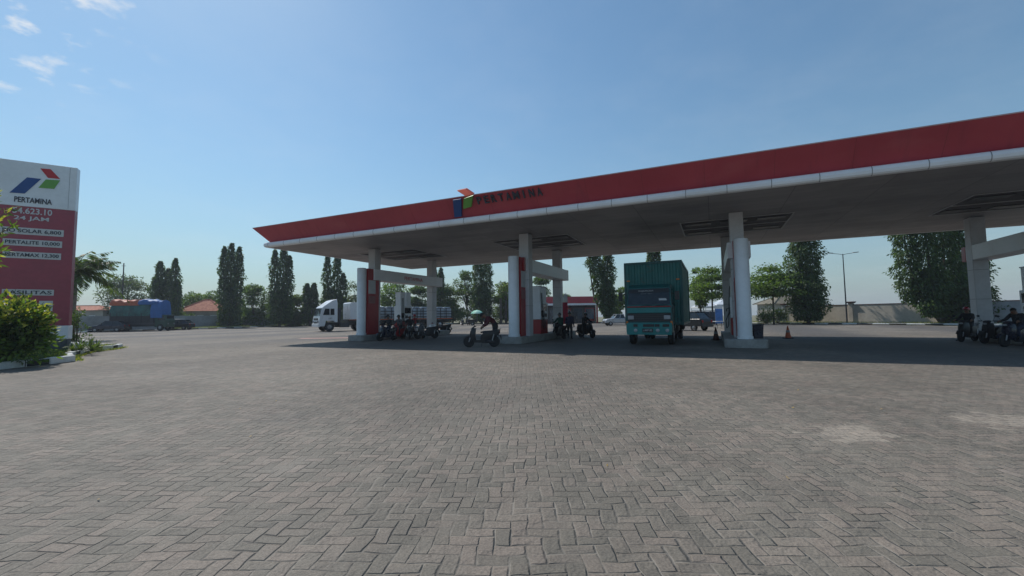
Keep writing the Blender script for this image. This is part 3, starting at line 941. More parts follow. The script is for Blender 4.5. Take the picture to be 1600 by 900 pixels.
# ------------------------------------------------------------------ semi truck seen from the side (front faces -Y locally)
def make_semi():
    px, py = P(494, 50)
    rz = math.atan2(-.41, .91)    # local +Y runs back along the trailer
    t = thing('semi_truck', 'white cab semi truck with long low flat trailer standing behind the left pump island', 'truck', (px, py, 0), rz)
    hw = 1.25
    side = [(.0, .62), (-.02, 1.3), (.06, 1.75), (.32, 2.78), (.55, 2.98), (1.45, 3.62), (1.98, 3.78), (2.05, 3.2), (2.05, 1.05), (1.72, 1.05), (1.55, 1.28), (.75, 1.28), (.60, .62)]
    b = MB()
    def rg(x): return [(x*(1-.05*max(0, z-2.0)), y, z) for y, z in side]
    b.loft([rg(-hw), rg(-hw*.5), rg(hw*.5), rg(hw)])
    b.build('cab', M['truck_white'], t, bevel=.05)
    b = MB()
    for (x0, x1) in ((-1.1, 1.1),):
        b.add([(x0, .065, 1.85), (x1, .065, 1.85), (x1*.95, .30, 2.72), (x0*.95, .30, 2.72), (x0, .03, 1.85), (x1, .03, 1.85), (x1*.95, .265, 2.72), (x0*.95, .265, 2.72)],
              [(0, 1, 2, 3), (7, 6, 5, 4), (0, 4, 5, 1), (1, 5, 6, 2), (2, 6, 7, 3), (3, 7, 4, 0)])
    b.build('windscreen', M['glass'], t)
    for s in (1, -1):
        for (ya, yb, yc, yd) in ((.40, 1.12, 1.12, .62), (1.22, 1.66, 1.66, 1.22)):
            b = MB()
            b.add([(s*1.258, ya, 1.92), (s*1.258, yb, 1.92), (s*1.215, yc, 2.66), (s*1.215, yd, 2.66), (s*1.2, ya, 1.92), (s*1.2, yb, 1.92), (s*1.15, yc, 2.66), (s*1.15, yd, 2.66)],
                  [(0, 1, 2, 3), (7, 6, 5, 4), (0, 4, 5, 1), (1, 5, 6, 2), (2, 6, 7, 3), (3, 7, 4, 0)])
            b.build('side_window', M['glass'], t)
        b = MB(); b.box((s*.85, -.05, 1.15), (.42, .06, .24)); b.build('headlight', M['lens'], t, bevel=.02)
        b = MB(); b.tube([(s*1.2, .1, 2.6), (s*1.5, -.05, 2.55), (s*1.5, -.05, 2.2)], .02, 6); b.box((s*1.5, -.06, 2.3), (.2, .08, .5)); b.build('mirror', M['black'], t)
        b = MB(); b.box((s*1.262, 1.16, 1.5), (.012, .9, .5)); d = b.build('door', M['truck_white'], t)
        lettering('UD', .4, .16, M['dark_metal'], d, (s*1.27, 1.2, 1.52), (0, 0, s*math.pi/2))
    b = MB(); b.box((0, -.03, 1.45), (1.5, .05, .22)); b.box((0, -.03, 1.05), (1.2, .05, .16)); b.build('grille', M['black'], t)
    b = MB(); b.box((0, -.02, .72), (2.45, .22, .36)); b.build('bumper', M['truck_white'], t, bevel=.04)
    b = MB()
    for s in (1, -1): b.box((s*.45, 4.6, .85), (.14, 7.4, .26))
    b.box((1.0, 2.9, .75), (.5, 1.0, .6)); b.box((-1.0, 2.9, .75), (.5, 1.0, .6)); b.box((0, 2.35, 1.9), (2.0, .2, 1.7)); b.box((0, 5.3, 1.1), (1.2, 1.0, .24))
    b.build('chassis', M['dark_metal'], t)
    for s in (1, -1):
        wheel(t, (s*1.05, 1.15, .54), .54, .32, axis='X')
        for y in (5.0, 6.3): wheel(t, (s*.98, y, .54), .54, .55, axis='X')
        for y in (14.6, 15.9): wheel(t, (s*.98, y, .54), .54, .55, axis='X')
    b = MB(); b.box((0, 10.6, 1.24), (2.5, 14.6, .26)); b.box((0, 13.4, .98), (1.1, 8.6, .26)); b.prism([(3.6, 1.1), (17.8, 1.1), (17.2, .7), (9, .7), (8.2, .95), (3.6, .95)], -.6, .6, 'YZ')
    b.build('trailer_deck', M['black'], t)
    for s in (1, -1):
        b = MB(); b.box((s*1.262, 10.6, 1.33), (.02, 14.5, .07)); b.build('deck_stripe', M['orange'], t)
    # slatted stakes along the trailer
    for s in (1, -1):
        b = MB()
        for y in np.arange(7.0, 17.8, .9): b.box((s*1.2, y, 2.1), (.06, .08, 1.46))
        for z in (1.62, 1.98, 2.34, 2.78): b.box((s*1.225, 12.4, z), (.03, 10.9, .10))
        b.build('stake_side', M['wood_dark'], t)
    def top(name, words, cat, build, group=None):
        o = thing(name, words, cat, (px, py, 0), rz, group); build(o); return o
    def crate(o):
        b = MB(); b.prism([(3.5, 1.38), (6.6, 1.38), (6.6, 3.32), (6.45, 3.42), (3.65, 3.42), (3.5, 3.32)], -1.2, 1.2, 'YZ'); bx = b.build('shell', M['truck_white'], o, bevel=.03)
        b = MB()
        for s in (1, -1):
            for y in (4.1, 5.05, 6.0): b.box((s*1.207, y, 2.4), (.012, .05, 1.9))
        b.build('rib', M['sign_white'], bx)
    top('cargo_container', 'plain white boxy container riding on the trailer right behind the white cab', 'container', crate)
    y = 7.5; i = 0
    while y < 17.3:
        b = MB()
        L = 1.12
        b.box((0, y, 2.08), (2.15, L, 1.38)); b.box((random.uniform(-.1, .1), y, 2.84), (1.9, L*.85, .16))
        o = b.build('wrapped_bundle', M['bundle'], None, bevel=.09, loc=(px, py, 0), rot=(0, 0, rz))
        tag(o, 'pale blue wrapped bundle in the row loaded behind the dark slats of the semi trailer', 'bundle', 'wrapped bundles loaded on the semi trailer')
        y += 1.22; i += 1
make_semi()

# ------------------------------------------------------------------ cars (front faces -X locally)
def make_car(name, words, cat, loc, rz, paint, L=4.2, W=1.7, H=1.5, kind='hatch', group=None):
    t = thing(name, words, cat, loc, rz, group)
    hw = W/2; g = .2; belt = H*.60
    x0, x1 = -L/2, L/2
    if kind == 'pickup':
        body = [(x0, .42), (x0+.02, .78), (x0+.25, .95), (x0+1.25, belt+.08), (x1-.02, belt+.08), (x1, belt), (x1, .45)]
        roof = (x0+1.2, x0+1.75, x0+2.75, x0+2.95)
    elif kind == 'van':
        body = [(x0, .40), (x0+.02, .75), (x0+.2, .92), (x0+.95, belt+.04), (x1-.06, belt+.06), (x1, .9), (x1-.02, .42)]
        roof = (x0+.85, x0+1.55, x1-.32, x1-.06)
    else:
        body = [(x0, .40), (x0+.02, .68), (x0+.18, .84), (x0+1.15, belt+.03), (x1-.12, belt+.06), (x1, .85), (x1-.02, .42)]
        roof = (x0+1.05, x0+1.8, x1-.75, x1-.15)
    def ring(y, k): return [(x, y*(1-k*max(0, .6-z)), z) for x, z in body]
    b = MB()
    rs = []
    for y, dz in ((-hw, .0), (-hw*.92, .0), (hw*.92, 0), (hw, 0)):
        rs.append([(x*(1 if abs(y) < hw*.95 else .975), y, z-(.05 if abs(y) > hw*.95 and z > .6 else 0)) for x, z in body])
    b.loft(rs)
    bd = b.build('body', paint, t, bevel=.05)
    a, c, d, e = roof
    zt = H
    b = MB()
    lo = hw*.93; hi = hw*.76
    vs = [(a, -lo, belt-.02), (e, -lo, belt-.02), (e, lo, belt-.02), (a, lo, belt-.02), (c, -hi, zt-.07), (d, -hi, zt-.07), (d, hi, zt-.07), (c, hi, zt-.07)]
    b.add(vs, [(0, 3, 2, 1), (4, 5, 6, 7), (0, 1, 5, 4), (1, 2, 6, 5), (2, 3, 7, 6), (3, 0, 4, 7)])
    b.build('window_band', M['glass'], t)
    b = MB(); b.box(((c+d)/2, 0, zt-.035), (d-c+.1, 2*hi+.06, .07))
    for s in (1, -1):
        for (xa, xb) in ((a, c), (e, d), ((a+e)/2+.05, (c+d)/2+.05)):
            b.tube([(xa, s*(lo+.004), belt), (xb, s*(hi+.012), zt-.06)], .038, 6)
    b.build('roof', paint, t, bevel=.012, seg=1)
    for s in (1, -1):
        for x in (x0+.78, x1-.82): wheel(t, (x, s*(hw-.09), .32), .32, .2)
        b = MB(); b.box((x0+.07, s*hw*.68, .72), (.16, .34, .15)); b.build('headlight', M['lens'], t, bevel=.02)
        b = MB(); b.box((x1-.05, s*hw*.78, .86), (.10, .2, .22)); b.build('tail_light', M['lens_red'], t, bevel=.015)
        b = MB(); b.box(((a+c)/2-.02, s*(hw+.08), belt+.1), (.10, .2, .13)); b.build('mirror', paint, t, bevel=.02)
    b = MB(); b.box((x0-.005, 0, .58), (.04, W*.55, .13)); b.build('grille', M['black'], t)
    b = MB(); b.box((x0+.02, 0, .40), (.16, W*.94, .18)); b.build('front_bumper', M['black'], t, bevel=.03)
    b = MB(); b.box((x1-.02, 0, .44), (.14, W*.94, .18)); b.build('rear_bumper', M['black'], t, bevel=.03)
    return t

# ------------------------------------------------------------------ covered lorry on the left
def make_tarp_truck():
    px, py = P(222, 63)
    # local +X points to the right of the picture and slightly away
    t = thing('stake_truck', 'loaded stake truck under orange and blue tarpaulins, parked by the left kerb', 'truck', (px, py, 0), YAW+rad(12))
    t.scale = (.84, 1, 1)
    L = 8.0
    b = MB(); b.box((-.6, 0, 1.05), (6.6, 2.3, .3)); b.box((.3, 0, .8), (8, .9, .25)); b.build('chassis', M['dark_metal'], t)
    b = MB()
    for s in (1, -1):
        b.box((-.7, s*1.15, 1.95), (6.5, .08, 1.5))
        for k in range(8): b.box((-3.8+k*.9, s*1.21, 1.95), (.1, .06, 1.56))
    b.box((-3.95, 0, 1.95), (.08, 2.3, 1.5))
    b.build('stake_side', M['wood_dark'], t)
    # soft load heaped above the sides, tarpaulins draped over it
    def drape(xa, xb, z0, z1, m, name, n=22, hw=1.22, sag=.10):
        b = MB(); rings = []
        rs = np.random.default_rng(int(xa*10) % 97 + 3)
        ph = rs.uniform(0, 6, 4)
        for i in range(n+1):
            x = xa+(xb-xa)*i/n
            end = min(1, min(i, n-i)/2.2+.55)
            wv = sag*(math.sin(x*2.1+ph[0])+.6*math.sin(x*4.7+ph[1]))
            top = z0+(z1-z0+wv)*end**.5
            ring = []
            for (fy, fz) in ((-1, 0), (-1.03, .35), (-1.0, .72), (-.86, .93), (-.5, 1.0), (0, 1.04), (.5, 1.0), (.86, .93), (1.0, .72), (1.03, .35), (1, 0)):
                k = .05*math.sin(x*5+fz*7+ph[2])
                ring.append((x, hw*fy*(1+k*.5)*(.93 if end < 1 else 1), z0+(top-z0)*fz))
            rings.append(ring)
        b.loft(rings)
        return b.build(name, m, t, smooth=True)
    drape(-4.0, 2.05, 2.2, 4.15, M['tarp_green'], 'load_cover', sag=.05)
    drape(-4.05, .25, 3.72, 4.52, M['tarp_orange'], 'tarpaulin', hw=1.27)
    drape(.1, 3.1, 3.85, 4.55, M['tarp_blue'], 'tarpaulin', hw=1.28)
    drape(2.0, 3.75, 1.9, 4.48, M['tarp_blue'], 'front_tarpaulin', hw=1.26, n=12)
    # cab under the front tarpaulin
    b = MB(); b.prism([(2.6, .55), (4.5, .55), (4.52, 1.5), (4.2, 2.35), (2.6, 2.4)], -1.05, 1.05, 'XZ'); b.build('cab', mat('dark green paint', (.02, .06, .04), .4), t, bevel=.06)
    for s in (1, -1):
        b = MB(); b.prism([(3.1, 1.55), (4.2, 1.55), (4.0, 2.2), (3.1, 2.2)], s*1.03, s*1.06, 'XZ'); b.build('side_window', M['glass'], t)
        b = MB(); b.box((4.52, s*.75, 1.05), (.05, .3, .2)); b.build('headlight', M['lens'], t)
    b = MB(); b.prism([(-.95, 1.6), (.95, 1.6), (.88, 2.25), (-.88, 2.25)], 4.30, 4.42, 'YZ'); b.build('windscreen', M['glass'], t)
    for s in (1, -1):
        for x in (-2.6, 3.5): wheel(t, (x, s*.98, .5), .5, .34)
make_tarp_truck()
make_car('parked_car', 'dark navy car parked just left of the lorry with blue and orange tarpaulins', 'car', P(172, 60), YAW+rad(20), M['navy'], 4.0, 1.7, 1.55, 'hatch', 'cars parked along the left kerb')
make_car('parked_car', 'black car with a stand-in white flat board, right of the lorry with tarpaulins', 'car', P(279, 68), YAW+rad(10), M['black'], 4.1, 1.7, 1.6, 'hatch', 'cars parked along the left kerb')
b = MB(); b.box((0, 0, 0), (1.9, 1.2, .07)); b.box((0, .5, -.05), (1.7, .05, .08)); b.box((0, -.5, -.05), (1.7, .05, .08))
q = P(276, 67.8)
tag(b.build('roof_slab', M['truck_white'], None, bevel=.02, loc=(q[0], q[1], 1.69), rot=(0, 0, YAW+rad(10))), 'white flat board standing in for the pale top of the black car beside the tarpaulin lorry', 'slab')  # added white slab for the pale patch atop the car
make_car('parked_van', 'silver minivan parked before the grey wall behind the price sign and palm', 'van', P(145, 72), YAW+rad(6), M['silver'], 4.8, 1.8, 2.0, 'van')
make_car('pickup_truck', 'pale pickup half hidden behind the left side of the teal box truck', 'pickup', P(968, 62), YAW+rad(4), M['silver'], 4.9, 1.75, 1.65, 'pickup')
make_car('parked_car', 'dark car half hidden behind the right side of the teal box truck', 'car', P(1073, 40), YAW+rad(-58), M['black'], 4.0, 1.7, 1.75, 'hatch')

# ------------------------------------------------------------------ motor scooters (front faces +X locally)
def make_scooter(words, loc, rz, paint, style=0, group='motorcycles and scooters on the forecourt', name='motor_scooter', steer=0.):
    t = thing(name, words, 'scooter' if name == 'motor_scooter' else 'motorcycle', loc, rz, group)
    R = .275
    wf = wheel(t, (.63, 0, R), R, .10, 'front_wheel', M['dark_metal'], 'Y', 5)
    wr = wheel(t, (-.62, 0, R), R, .12, 'rear_wheel', M['dark_metal'], 'Y', 5)
    b = MB()
    for s in (1, -1): b.tube([(.63, s*.075, R), (.58, s*.075, .45), (.50, s*.05, .62)], [.024, .026, .028], 8)
    b.bar((.50, 0, .58), (.38, 0, 1.0), .03)
    b.build('fork', M['steel'], t, smooth=True)
    b = MB()
    pts = []
    for k in range(9):
        a = math.pi*(.12+.72*k/8)
        pts.append((.63+.315*math.cos(a), R+.315*math.sin(a)))
    inner = [(.63+.295*math.cos(math.pi*(.12+.72*k/8)), R+.295*math.sin(math.pi*(.12+.72*k/8))) for k in range(8, -1, -1)]
    b.prism(pts+inner, -.075, .075, 'XZ'); b.build('front_mudguard', paint, t, bevel=.008, seg=1)
    # leg shield / front apron
    b = MB()
    def rg(z, xf, xb, w): return [(xf, -w*.45, z), (xf+.015, 0, z), (xf, w*.45, z), (xb, w, z), (xb-.03, w, z), (xb-.03, -w, z), (xb, -w, z)]
    b.loft([rg(.30, .50, .28, .17), rg(.55, .60, .34, .22), rg(.78, .55, .32, .22), rg(.94, .47, .30, .17)])
    b.build('leg_shield', paint, t, smooth=True)
    b = MB(); b.loft([[(.50, -.10, .86), (.52, 0, .84), (.50, .10, .86), (.40, .14, .95), (.30, .12, 1.02), (.30, -.12, 1.02), (.40, -.14, .95)],
                      [(.50, -.08, .93), (.53, 0, .93), (.50, .08, .93), (.42, .12, 1.02), (.32, .10, 1.06), (.32, -.10, 1.06), (.42, -.12, 1.02)]])
    b.build('handlebar_cowl', paint, t, smooth=True)
    b = MB(); b.ball((.51, 0, .90), (.035, .075, .05), 10, 6); b.build('headlight', M['lens'], t, smooth=True)
    b = MB(); b.tube([(.30, -.34, 1.03), (.36, -.16, 1.03), (.37, 0, 1.0), (.36, .16, 1.03), (.30, .34, 1.03)], .013, 8); hb = b.build('handlebar', M['dark_metal'], t, smooth=True)
    for s in (1, -1):
        b = MB(); b.bar((.36, s*.20, 1.03), (.29, s*.35, 1.03), .021); b.build('grip', M['rubber'], hb, smooth=True)
        b = MB(); b.tube([(.35, s*.20, 1.04), (.37, s*.27, 1.18), (.35, s*.30, 1.23)], .007, 6); b.ball((.345, s*.32, 1.26), (.012, .065, .045), 10, 6); b.build('mirror', M['black'], t, smooth=True)
    # floor, under-seat body and tail
    b = MB()
    if name == 'motor_scooter': b.loft([[(.40, -.16, .24), (.40, .16, .24), (.40, .16, .36), (.40, -.16, .36)], [(-.15, -.17, .22), (-.15, .17, .22), (-.15, .17, .38), (-.15, -.17, .38)]])
    else: b.loft([[(.36, -.05, .60), (.36, .05, .60), (.36, .05, .72), (.36, -.05, .72)], [(-.05, -.08, .42), (-.05, .08, .42), (-.05, .08, .62), (-.05, -.08, .62)]])
    def br(x, z0, z1, w): return [(x, -w*.7, z0), (x, w*.7, z0), (x, w, (z0+z1)/2), (x, w*.85, z1), (x, -w*.85, z1), (x, -w, (z0+z1)/2)]
    b.loft([br(.06, .26, .56, .14), br(-.10, .26, .72, .175), br(-.42, .36, .75, .18), br(-.70, .52, .80, .15), br(-.92, .68, .86, .07)])
    b.build('body', paint, t, smooth=True)
    b = MB(); b.loft([br(.06, .70, .755, .10), br(-.10, .70, .80, .14), br(-.45, .72, .815, .15), br(-.78, .79, .86, .10)]); b.build('seat', M['black'], t, smooth=True)
    b = MB(); b.tube([(-.55, .16, .80), (-.88, .13, .88), (-.95, 0, .89), (-.88, -.13, .88), (-.55, -.16, .80)], .014, 6); b.build('grab_rail', M['dark_metal'], t, smooth=True)
    b = MB(); b.box((-.885, 0, .76), (.05, .16, .07)); b.build('tail_light', M['lens_red'], t, bevel=.012)
    b = MB(); b.prism([(-.62, .62), (-.95, .60), (-.99, .36), (-.96, .36), (-.90, .56), (-.62, .58)], -.06, .06, 'XZ'); b.box((-.985, 0, .47), (.012, .24, .10), ry=.1); b.build('rear_mudguard', M['black'], t)
    b = MB(); b.loft([br(.0, .20, .36, .10), br(-.30, .20, .40, .14), br(-.62, .20, .34, .07)]); b.build('engine', M['dark_metal'], t, bevel=.01)
    b = MB(); b.tube([(-.10, -.13, .22), (-.35, -.17, .22), (-.45, -.18, .28), (-.92, -.19, .42)], [.02, .025, .045, .05], 8); b.build('exhaust', M['steel'], t, smooth=True)
    b = MB(); b.bar((-.52, .16, .33), (-.60, .14, .64), .026); b.build('shock_absorber', M['steel'], t)
    b = MB(); b.tube([(.0, .12, .22), (.02, .26, .02)], .012, 6); b.build('side_stand', M['dark_metal'], t)
    return t
# ------------------------------------------------------------------ people
def person(words, loc, rz, pose, top, bottom, helmet=None, shoes=None, name='person', group=None, sit_z=0., hair=True, sc=1.0):
    """one continuous skinned body from a joint skeleton; faces +X locally. pose = dict of joint positions"""
    J = {k: Vector(v) for k, v in pose.items()}
    for s, sg in (('l', 1), ('r', -1)):
        for k in ('sho', 'elb', 'wri', 'hip', 'kne', 'ank', 'toe'):
            if k+s not in J:
                v = J[k+'r' if s == 'l' else k+'l']; J[k+s] = Vector((v.x, -v.y, v.z))
    chain = [('pelvis', 'spine'), ('spine', 'chest'), ('chest', 'neck'), ('neck', 'skull'), ('skull', 'crown')]
    J['spine'] = J['pelvis'].lerp(J['chest'], .5)
    for s in 'lr':
        chain += [('chest', 'sho'+s), ('sho'+s, 'elb'+s), ('elb'+s, 'wri'+s), ('pelvis', 'hip'+s), ('hip'+s, 'kne'+s), ('kne'+s, 'ank'+s), ('ank'+s, 'toe'+s)]
    rads = dict(pelvis=(.175, .15), spine=(.185, .15), chest=(.195, .155), neck=(.062, .062), skull=(.085, .090), crown=(.072, .078))
    for s in 'lr':
        rads.update({'sho'+s: (.092, .092), 'elb'+s: (.066, .066), 'wri'+s: (.042, .042), 'hip'+s: (.115, .115), 'kne'+s: (.08, .08), 'ank'+s: (.046, .046), 'toe'+s: (.042, .034)})
    names = list(rads)
    me = bpy.data.meshes.new('body')
    me.from_pydata([J[n] for n in names], [(names.index(a), names.index(c)) for a, c in chain], [])
    o = bpy.data.objects.new('body_tmp', me); COL.objects.link(o)
    sk = o.modifiers.new('skin', 'SKIN'); sk.use_smooth_shade = True; sk.branch_smoothing = .4
    for i, n in enumerate(names):
        v = me.skin_vertices[0].data[i]; v.radius = rads[n]; v.use_root = (n == 'pelvis')
    o.modifiers.new('sub', 'SUBSURF').levels = 2
    dg = bpy.context.evaluated_depsgraph_get()
    body = bpy.data.meshes.new_from_object(o.evaluated_get(dg))
    bpy.data.objects.remove(o)
    bm = bmesh.new(); bm.from_mesh(body); bpy.data.meshes.remove(body)
    # material by nearest bone: 0 skin, 1 top, 2 trousers, 3 shoes
    segs = []
    for a, c in chain:
        m = 1
        if c in ('skull', 'crown'): m = 0
        if c.startswith('kne') or c.startswith('ank') or c.startswith('hip'): m = 2
        if c.startswith('toe'): m = 3
        segs.append((J[a], J[c], m))
    for f in bm.faces:
        c = f.calc_center_median(); best = (1e9, 1)
        for a, e, m in segs:
            d = e-a; t = max(0, min(1, (c-a).dot(d)/max(d.length_squared, 1e-9)))
            dd = (c-(a+d*t)).length
            if dd < best[0]: best = (dd, m)
        f.material_index = best[1]; f.smooth = True
    tmp = bpy.data.meshes.new('tmp'); bm.to_mesh(tmp); bm.free()
    b = MB()
    b.v = [tuple(v.co) for v in tmp.vertices]; b.f = [tuple(p.vertices) for p in tmp.polygons]; b.m = [p.material_index for p in tmp.polygons]
    bpy.data.meshes.remove(tmp)
    # face and ears on the head
    up = (J['crown']-J['skull']).normalized()
    fwd = Vector(pose.get('look', (1, 0, 0))); fwd = (fwd-up*fwd.dot(up)).normalized(); sd = up.cross(fwd)
    c = J['skull'].lerp(J['crown'], .45)
    b.ball(c+fwd*.10-up*.012, (.022, .018, .030), 8, 6, 0)
    for s in (1, -1):
        b.ball(c+sd*s*.083-up*.01, (.022, .014, .034), 8, 6, 0)
        b.ball(c+fwd*.083+sd*s*.034+up*.012, (.012, .016, .010), 8, 5, 3)
    b.ball(c+fwd*.082-up*.058, (.012, .028, .009), 8, 5, 4)
    # hands: palm, four bent fingers of unequal length, thumb off the side
    for s, sg in (('l', 1), ('r', -1)):
        w, e = J['wri'+s], J['elb'+s]
        d = (w-e).normalized()
        side = d.cross(Vector((0, 0, 1)));
        if side.length < .3: side = Vector((0, 1, 0))
        side.normalize(); nrm = side.cross(d).normalized()
        if nrm.z > 0: nrm = -nrm
        pc = w+d*.05
        b.tube([w-d*.01, pc, w+d*.09], [.030, .040, .036], 8, 0)
        for i, L in enumerate((.066, .078, .072, .056)):
            r0 = w+d*.085+side*(i-1.5)*.019
            b.tube([r0, r0+d*L*.45+nrm*L*.12, r0+d*L*.72+nrm*L*.5, r0+d*L*.66+nrm*L*.8], [.0095, .009, .0085, .007], 6, 0)
        th = w+d*.035-side*sg*.032
        b.tube([th, th+d*.03-side*sg*.025+nrm*.012, th+d*.055-side*sg*.02+nrm*.03], [.012, .011, .008], 6, 0)
    root = b.build(name, [M['skin'], top, bottom, shoes or M['black'], M['lens_red']], None, smooth=True, loc=(loc[0], loc[1], loc[2] if len(loc) > 2 else 0), rot=(0, 0, rz))
    tag(root, words, 'person', group); root.scale = (sc, sc, sc)
    b = MB()
    if helmet:
        # shell, open at the face, with a peak
        n, mrg = 16, 8
        vs, fs = [], []
        for i in range(mrg+1):
            t = math.pi*.60*i/mrg
            for k in range(n):
                a = 2*math.pi*k/n
                front = max(0, math.cos(a))
                tt = t*(1-.30*front)
                vs.append(c+up*(.045+.135*math.cos(tt))+fwd*.132*math.sin(tt)*math.cos(a)*1.06+sd*.122*math.sin(tt)*math.sin(a))
        for i in range(mrg):
            for k in range(n):
                fs.append((i*n+k, i*n+(k+1) % n, (i+1)*n+(k+1) % n, (i+1)*n+k))
        b.add(vs, fs, 0)
        b.box(c+fwd*.155+up*.07, (.06, .17, .012), 0, 1)
        b.build('helmet', [helmet, M['black']], root, smooth=True)
    elif hair:
        vs, fs = [], []
        n, mrg = 14, 6
        for i in range(mrg+1):
            t = math.pi*.62*i/mrg
            for k in range(n):
                a = 2*math.pi*k/n
                tt = t*(1-.42*max(0, math.cos(a)))
                vs.append(c+up*(.03+.098*math.cos(tt))+fwd*(.104*math.sin(tt)*math.cos(a)-.008)+sd*.094*math.sin(tt)*math.sin(a))
        for i in range(mrg):
            for k in range(n):
                fs.append((i*n+k, i*n+(k+1) % n, (i+1)*n+(k+1) % n, (i+1)*n+k))
        b.add(vs, fs, 0)
        b.build('hair', M['hair'], root, smooth=True)
    return root

def cloth(name, col): return mat(name, col, .9, .22, 7., bump=.4, bscale=30.)
C = dict(
    maroon=cloth('maroon cloth', (.085, .018, .022)), dark=cloth('dark cloth', (.022, .022, .026)), jeans=cloth('denim', (.035, .045, .075)),
    navy=cloth('navy cloth', (.018, .022, .055)), green=cloth('green cloth', (.022, .085, .062)), yellow=cloth('mustard cloth', (.30, .19, .03)),
    red=cloth('red uniform', (.26, .02, .025)), khaki=cloth('khaki cloth', (.16, .13, .09)), grey=cloth('grey cloth', (.12, .12, .125)),
)
HEL = dict(black=mat('black helmet', (.02, .02, .022), .25, .1, 3., coat=.4), red=mat('red helmet', (.34, .025, .03), .3, .1, 3., coat=.3), white=mat('white helmet', (.55, .55, .56), .3, .1, 3.))

STAND = dict(pelvis=(0, 0, .95), chest=(.01, 0, 1.32), neck=(.01, 0, 1.47), skull=(.025, 0, 1.58), crown=(.03, 0, 1.66), shol=(0, .19, 1.40), elbl=(-.02, .25, 1.12), wril=(.08, .25, .90),
             hipl=(0, .10, .90), knel=(.02, .11, .50), ankl=(-.01, .11, .08), toel=(.15, .13, .04))
RIDE = dict(pelvis=(-.22, 0, .90), chest=(-.14, 0, 1.26), neck=(-.10, 0, 1.40), skull=(-.07, 0, 1.51), crown=(-.06, 0, 1.59), shol=(-.12, .19, 1.33), elbl=(.06, .26, 1.12), wril=(.27, .29, 1.07),
            hipl=(-.18, .11, .86), knel=(.22, .19, .74), ankl=(.12, .20, .40), toel=(.26, .21, .36))
RIDE_FOOT = dict(RIDE, kner=(.14, -.26, .52), ankr=(.05, -.34, .08), toer=(.20, -.37, .04))
LEAN = dict(pelvis=(-.05, 0, .92), chest=(.26, 0, 1.16), neck=(.40, 0, 1.24), skull=(.50, 0, 1.29), crown=(.575, 0, 1.325), look=(.5, 0, -.8), shol=(.30, .19, 1.20), elbl=(.38, .24, .95), wril=(.52, .14, .84),
            hipl=(-.03, .10, .88), knel=(.04, .12, .49), ankl=(-.04, .12, .08), toel=(.12, .14, .04))
REACH = dict(STAND, elbr=(.16, -.27, 1.16), wrir=(.40, -.22, 1.14), elbl=(.06, .27, 1.13), wril=(.26, .24, 1.02))

LEFT = YAW+math.pi          # heading that points to the left of the picture
RIGHT = YAW
TOCAM = YAW-math.pi/2

# scooter in front of the second island, its owner bent over the seat
q = P(752, 21.4)
make_scooter('black scooter parked side-on in the canopy shade, its owner in maroon bent over the seat', q, LEFT+rad(4), M['black'])
q2 = P(773, 21.9)
person('person in maroon jacket bent forward over the seat of the black scooter', q2, LEFT+rad(14), LEAN, C['maroon'], C['dark'], sc=1.2)
# riders queueing around the first island
q = P(605, 28.6); make_scooter('black scooter nearest the red panel of the left island, white lamp towards the viewer', q, TOCAM+rad(-30), M['navy'])
person('rider in dark jacket and black helmet astride the scooter nearest the left red panel', q, TOCAM+rad(-30), RIDE_FOOT, C['dark'], C['jeans'], HEL['black'])
q = P(622, 29.7); make_scooter('red scooter waiting close before the left fuel pump', q, TOCAM+rad(-15), M['panel_red'])
person('rider in grey jacket sitting on the red scooter before the left fuel pump', q, TOCAM+rad(-15), RIDE, C['grey'], C['dark'], HEL['black'])
q = P(640, 30.4); make_scooter('black scooter with pale mudguard in the middle of the left queue', q, TOCAM+rad(12), M['black'])
person('rider in black with white helmet in the middle of the left queue', q, TOCAM+rad(12), RIDE_FOOT, C['dark'], C['dark'], HEL['white'])
q = P(656, 31.4); make_scooter('silver scooter parked before the left rear column', q, TOCAM+rad(35), M['silver'])
q = P(689, 38.6); make_scooter('dark motorcycle side-on right of the left rear column, back wheel in sunlight', q, LEFT+rad(-8), M['black'], name='motorcycle')
q = P(679, 38.3); person('person in mustard shirt standing at the motorcycle right of the left rear column', q, LEFT+rad(30), REACH, C['yellow'], C['dark'], HEL['black'])
q = P(666, 30.6); make_scooter('small dark scooter, last of the left queue by the rear column', q, LEFT+rad(30), M['dark_metal'])
q = P(648, 36.2); person('attendant in a red uniform standing beyond the leftmost fuel pump', q, RIGHT+rad(160), REACH, C['red'], C['dark'], HEL['red'])
# second island: attendant, waiting riders
q = P(873, 28.4); make_scooter('dark scooter at the pump behind the white bottle rack, rider in green', q, LEFT+rad(-70), M['black'])
person('rider in green jacket sitting on the scooter by the white bottle rack', q, LEFT+rad(-70), RIDE, C['green'], C['dark'], HEL['black'])
q = P(889, 27.6); person('person in dark navy jacket between bottle rack and delivery bike', q, TOCAM+rad(150), STAND, C['navy'], C['dark'], HEL['black'])
q = P(915, 29.2)
mb_ = make_scooter('motorcycle with a wide black delivery bag, ridden away from the second island', q, TOCAM+rad(28), M['black'], name='motorcycle')
person('rider in black on the motorcycle with the wide delivery bag', q, TOCAM+rad(28), RIDE_FOOT, C['dark'], C['dark'], HEL['black'])
b = MB(); b.loft([[(x, y, z) for (y, z) in ((-.44, .42), (.44, .42), (.52, .62), (.40, .92), (-.40, .92), (-.52, .62))] for x in (-.85, -.42)])
q = P(917, 29.2)
tag(b.build('delivery_bag', cloth('black canvas', (.016, .016, .018)), None, bevel=.05, loc=(q[0]+.15, q[1]+.25, 0), rot=(0, 0, TOCAM+rad(40))), 'wide black saddle bag hung across the rear of the delivery motorcycle', 'bag')
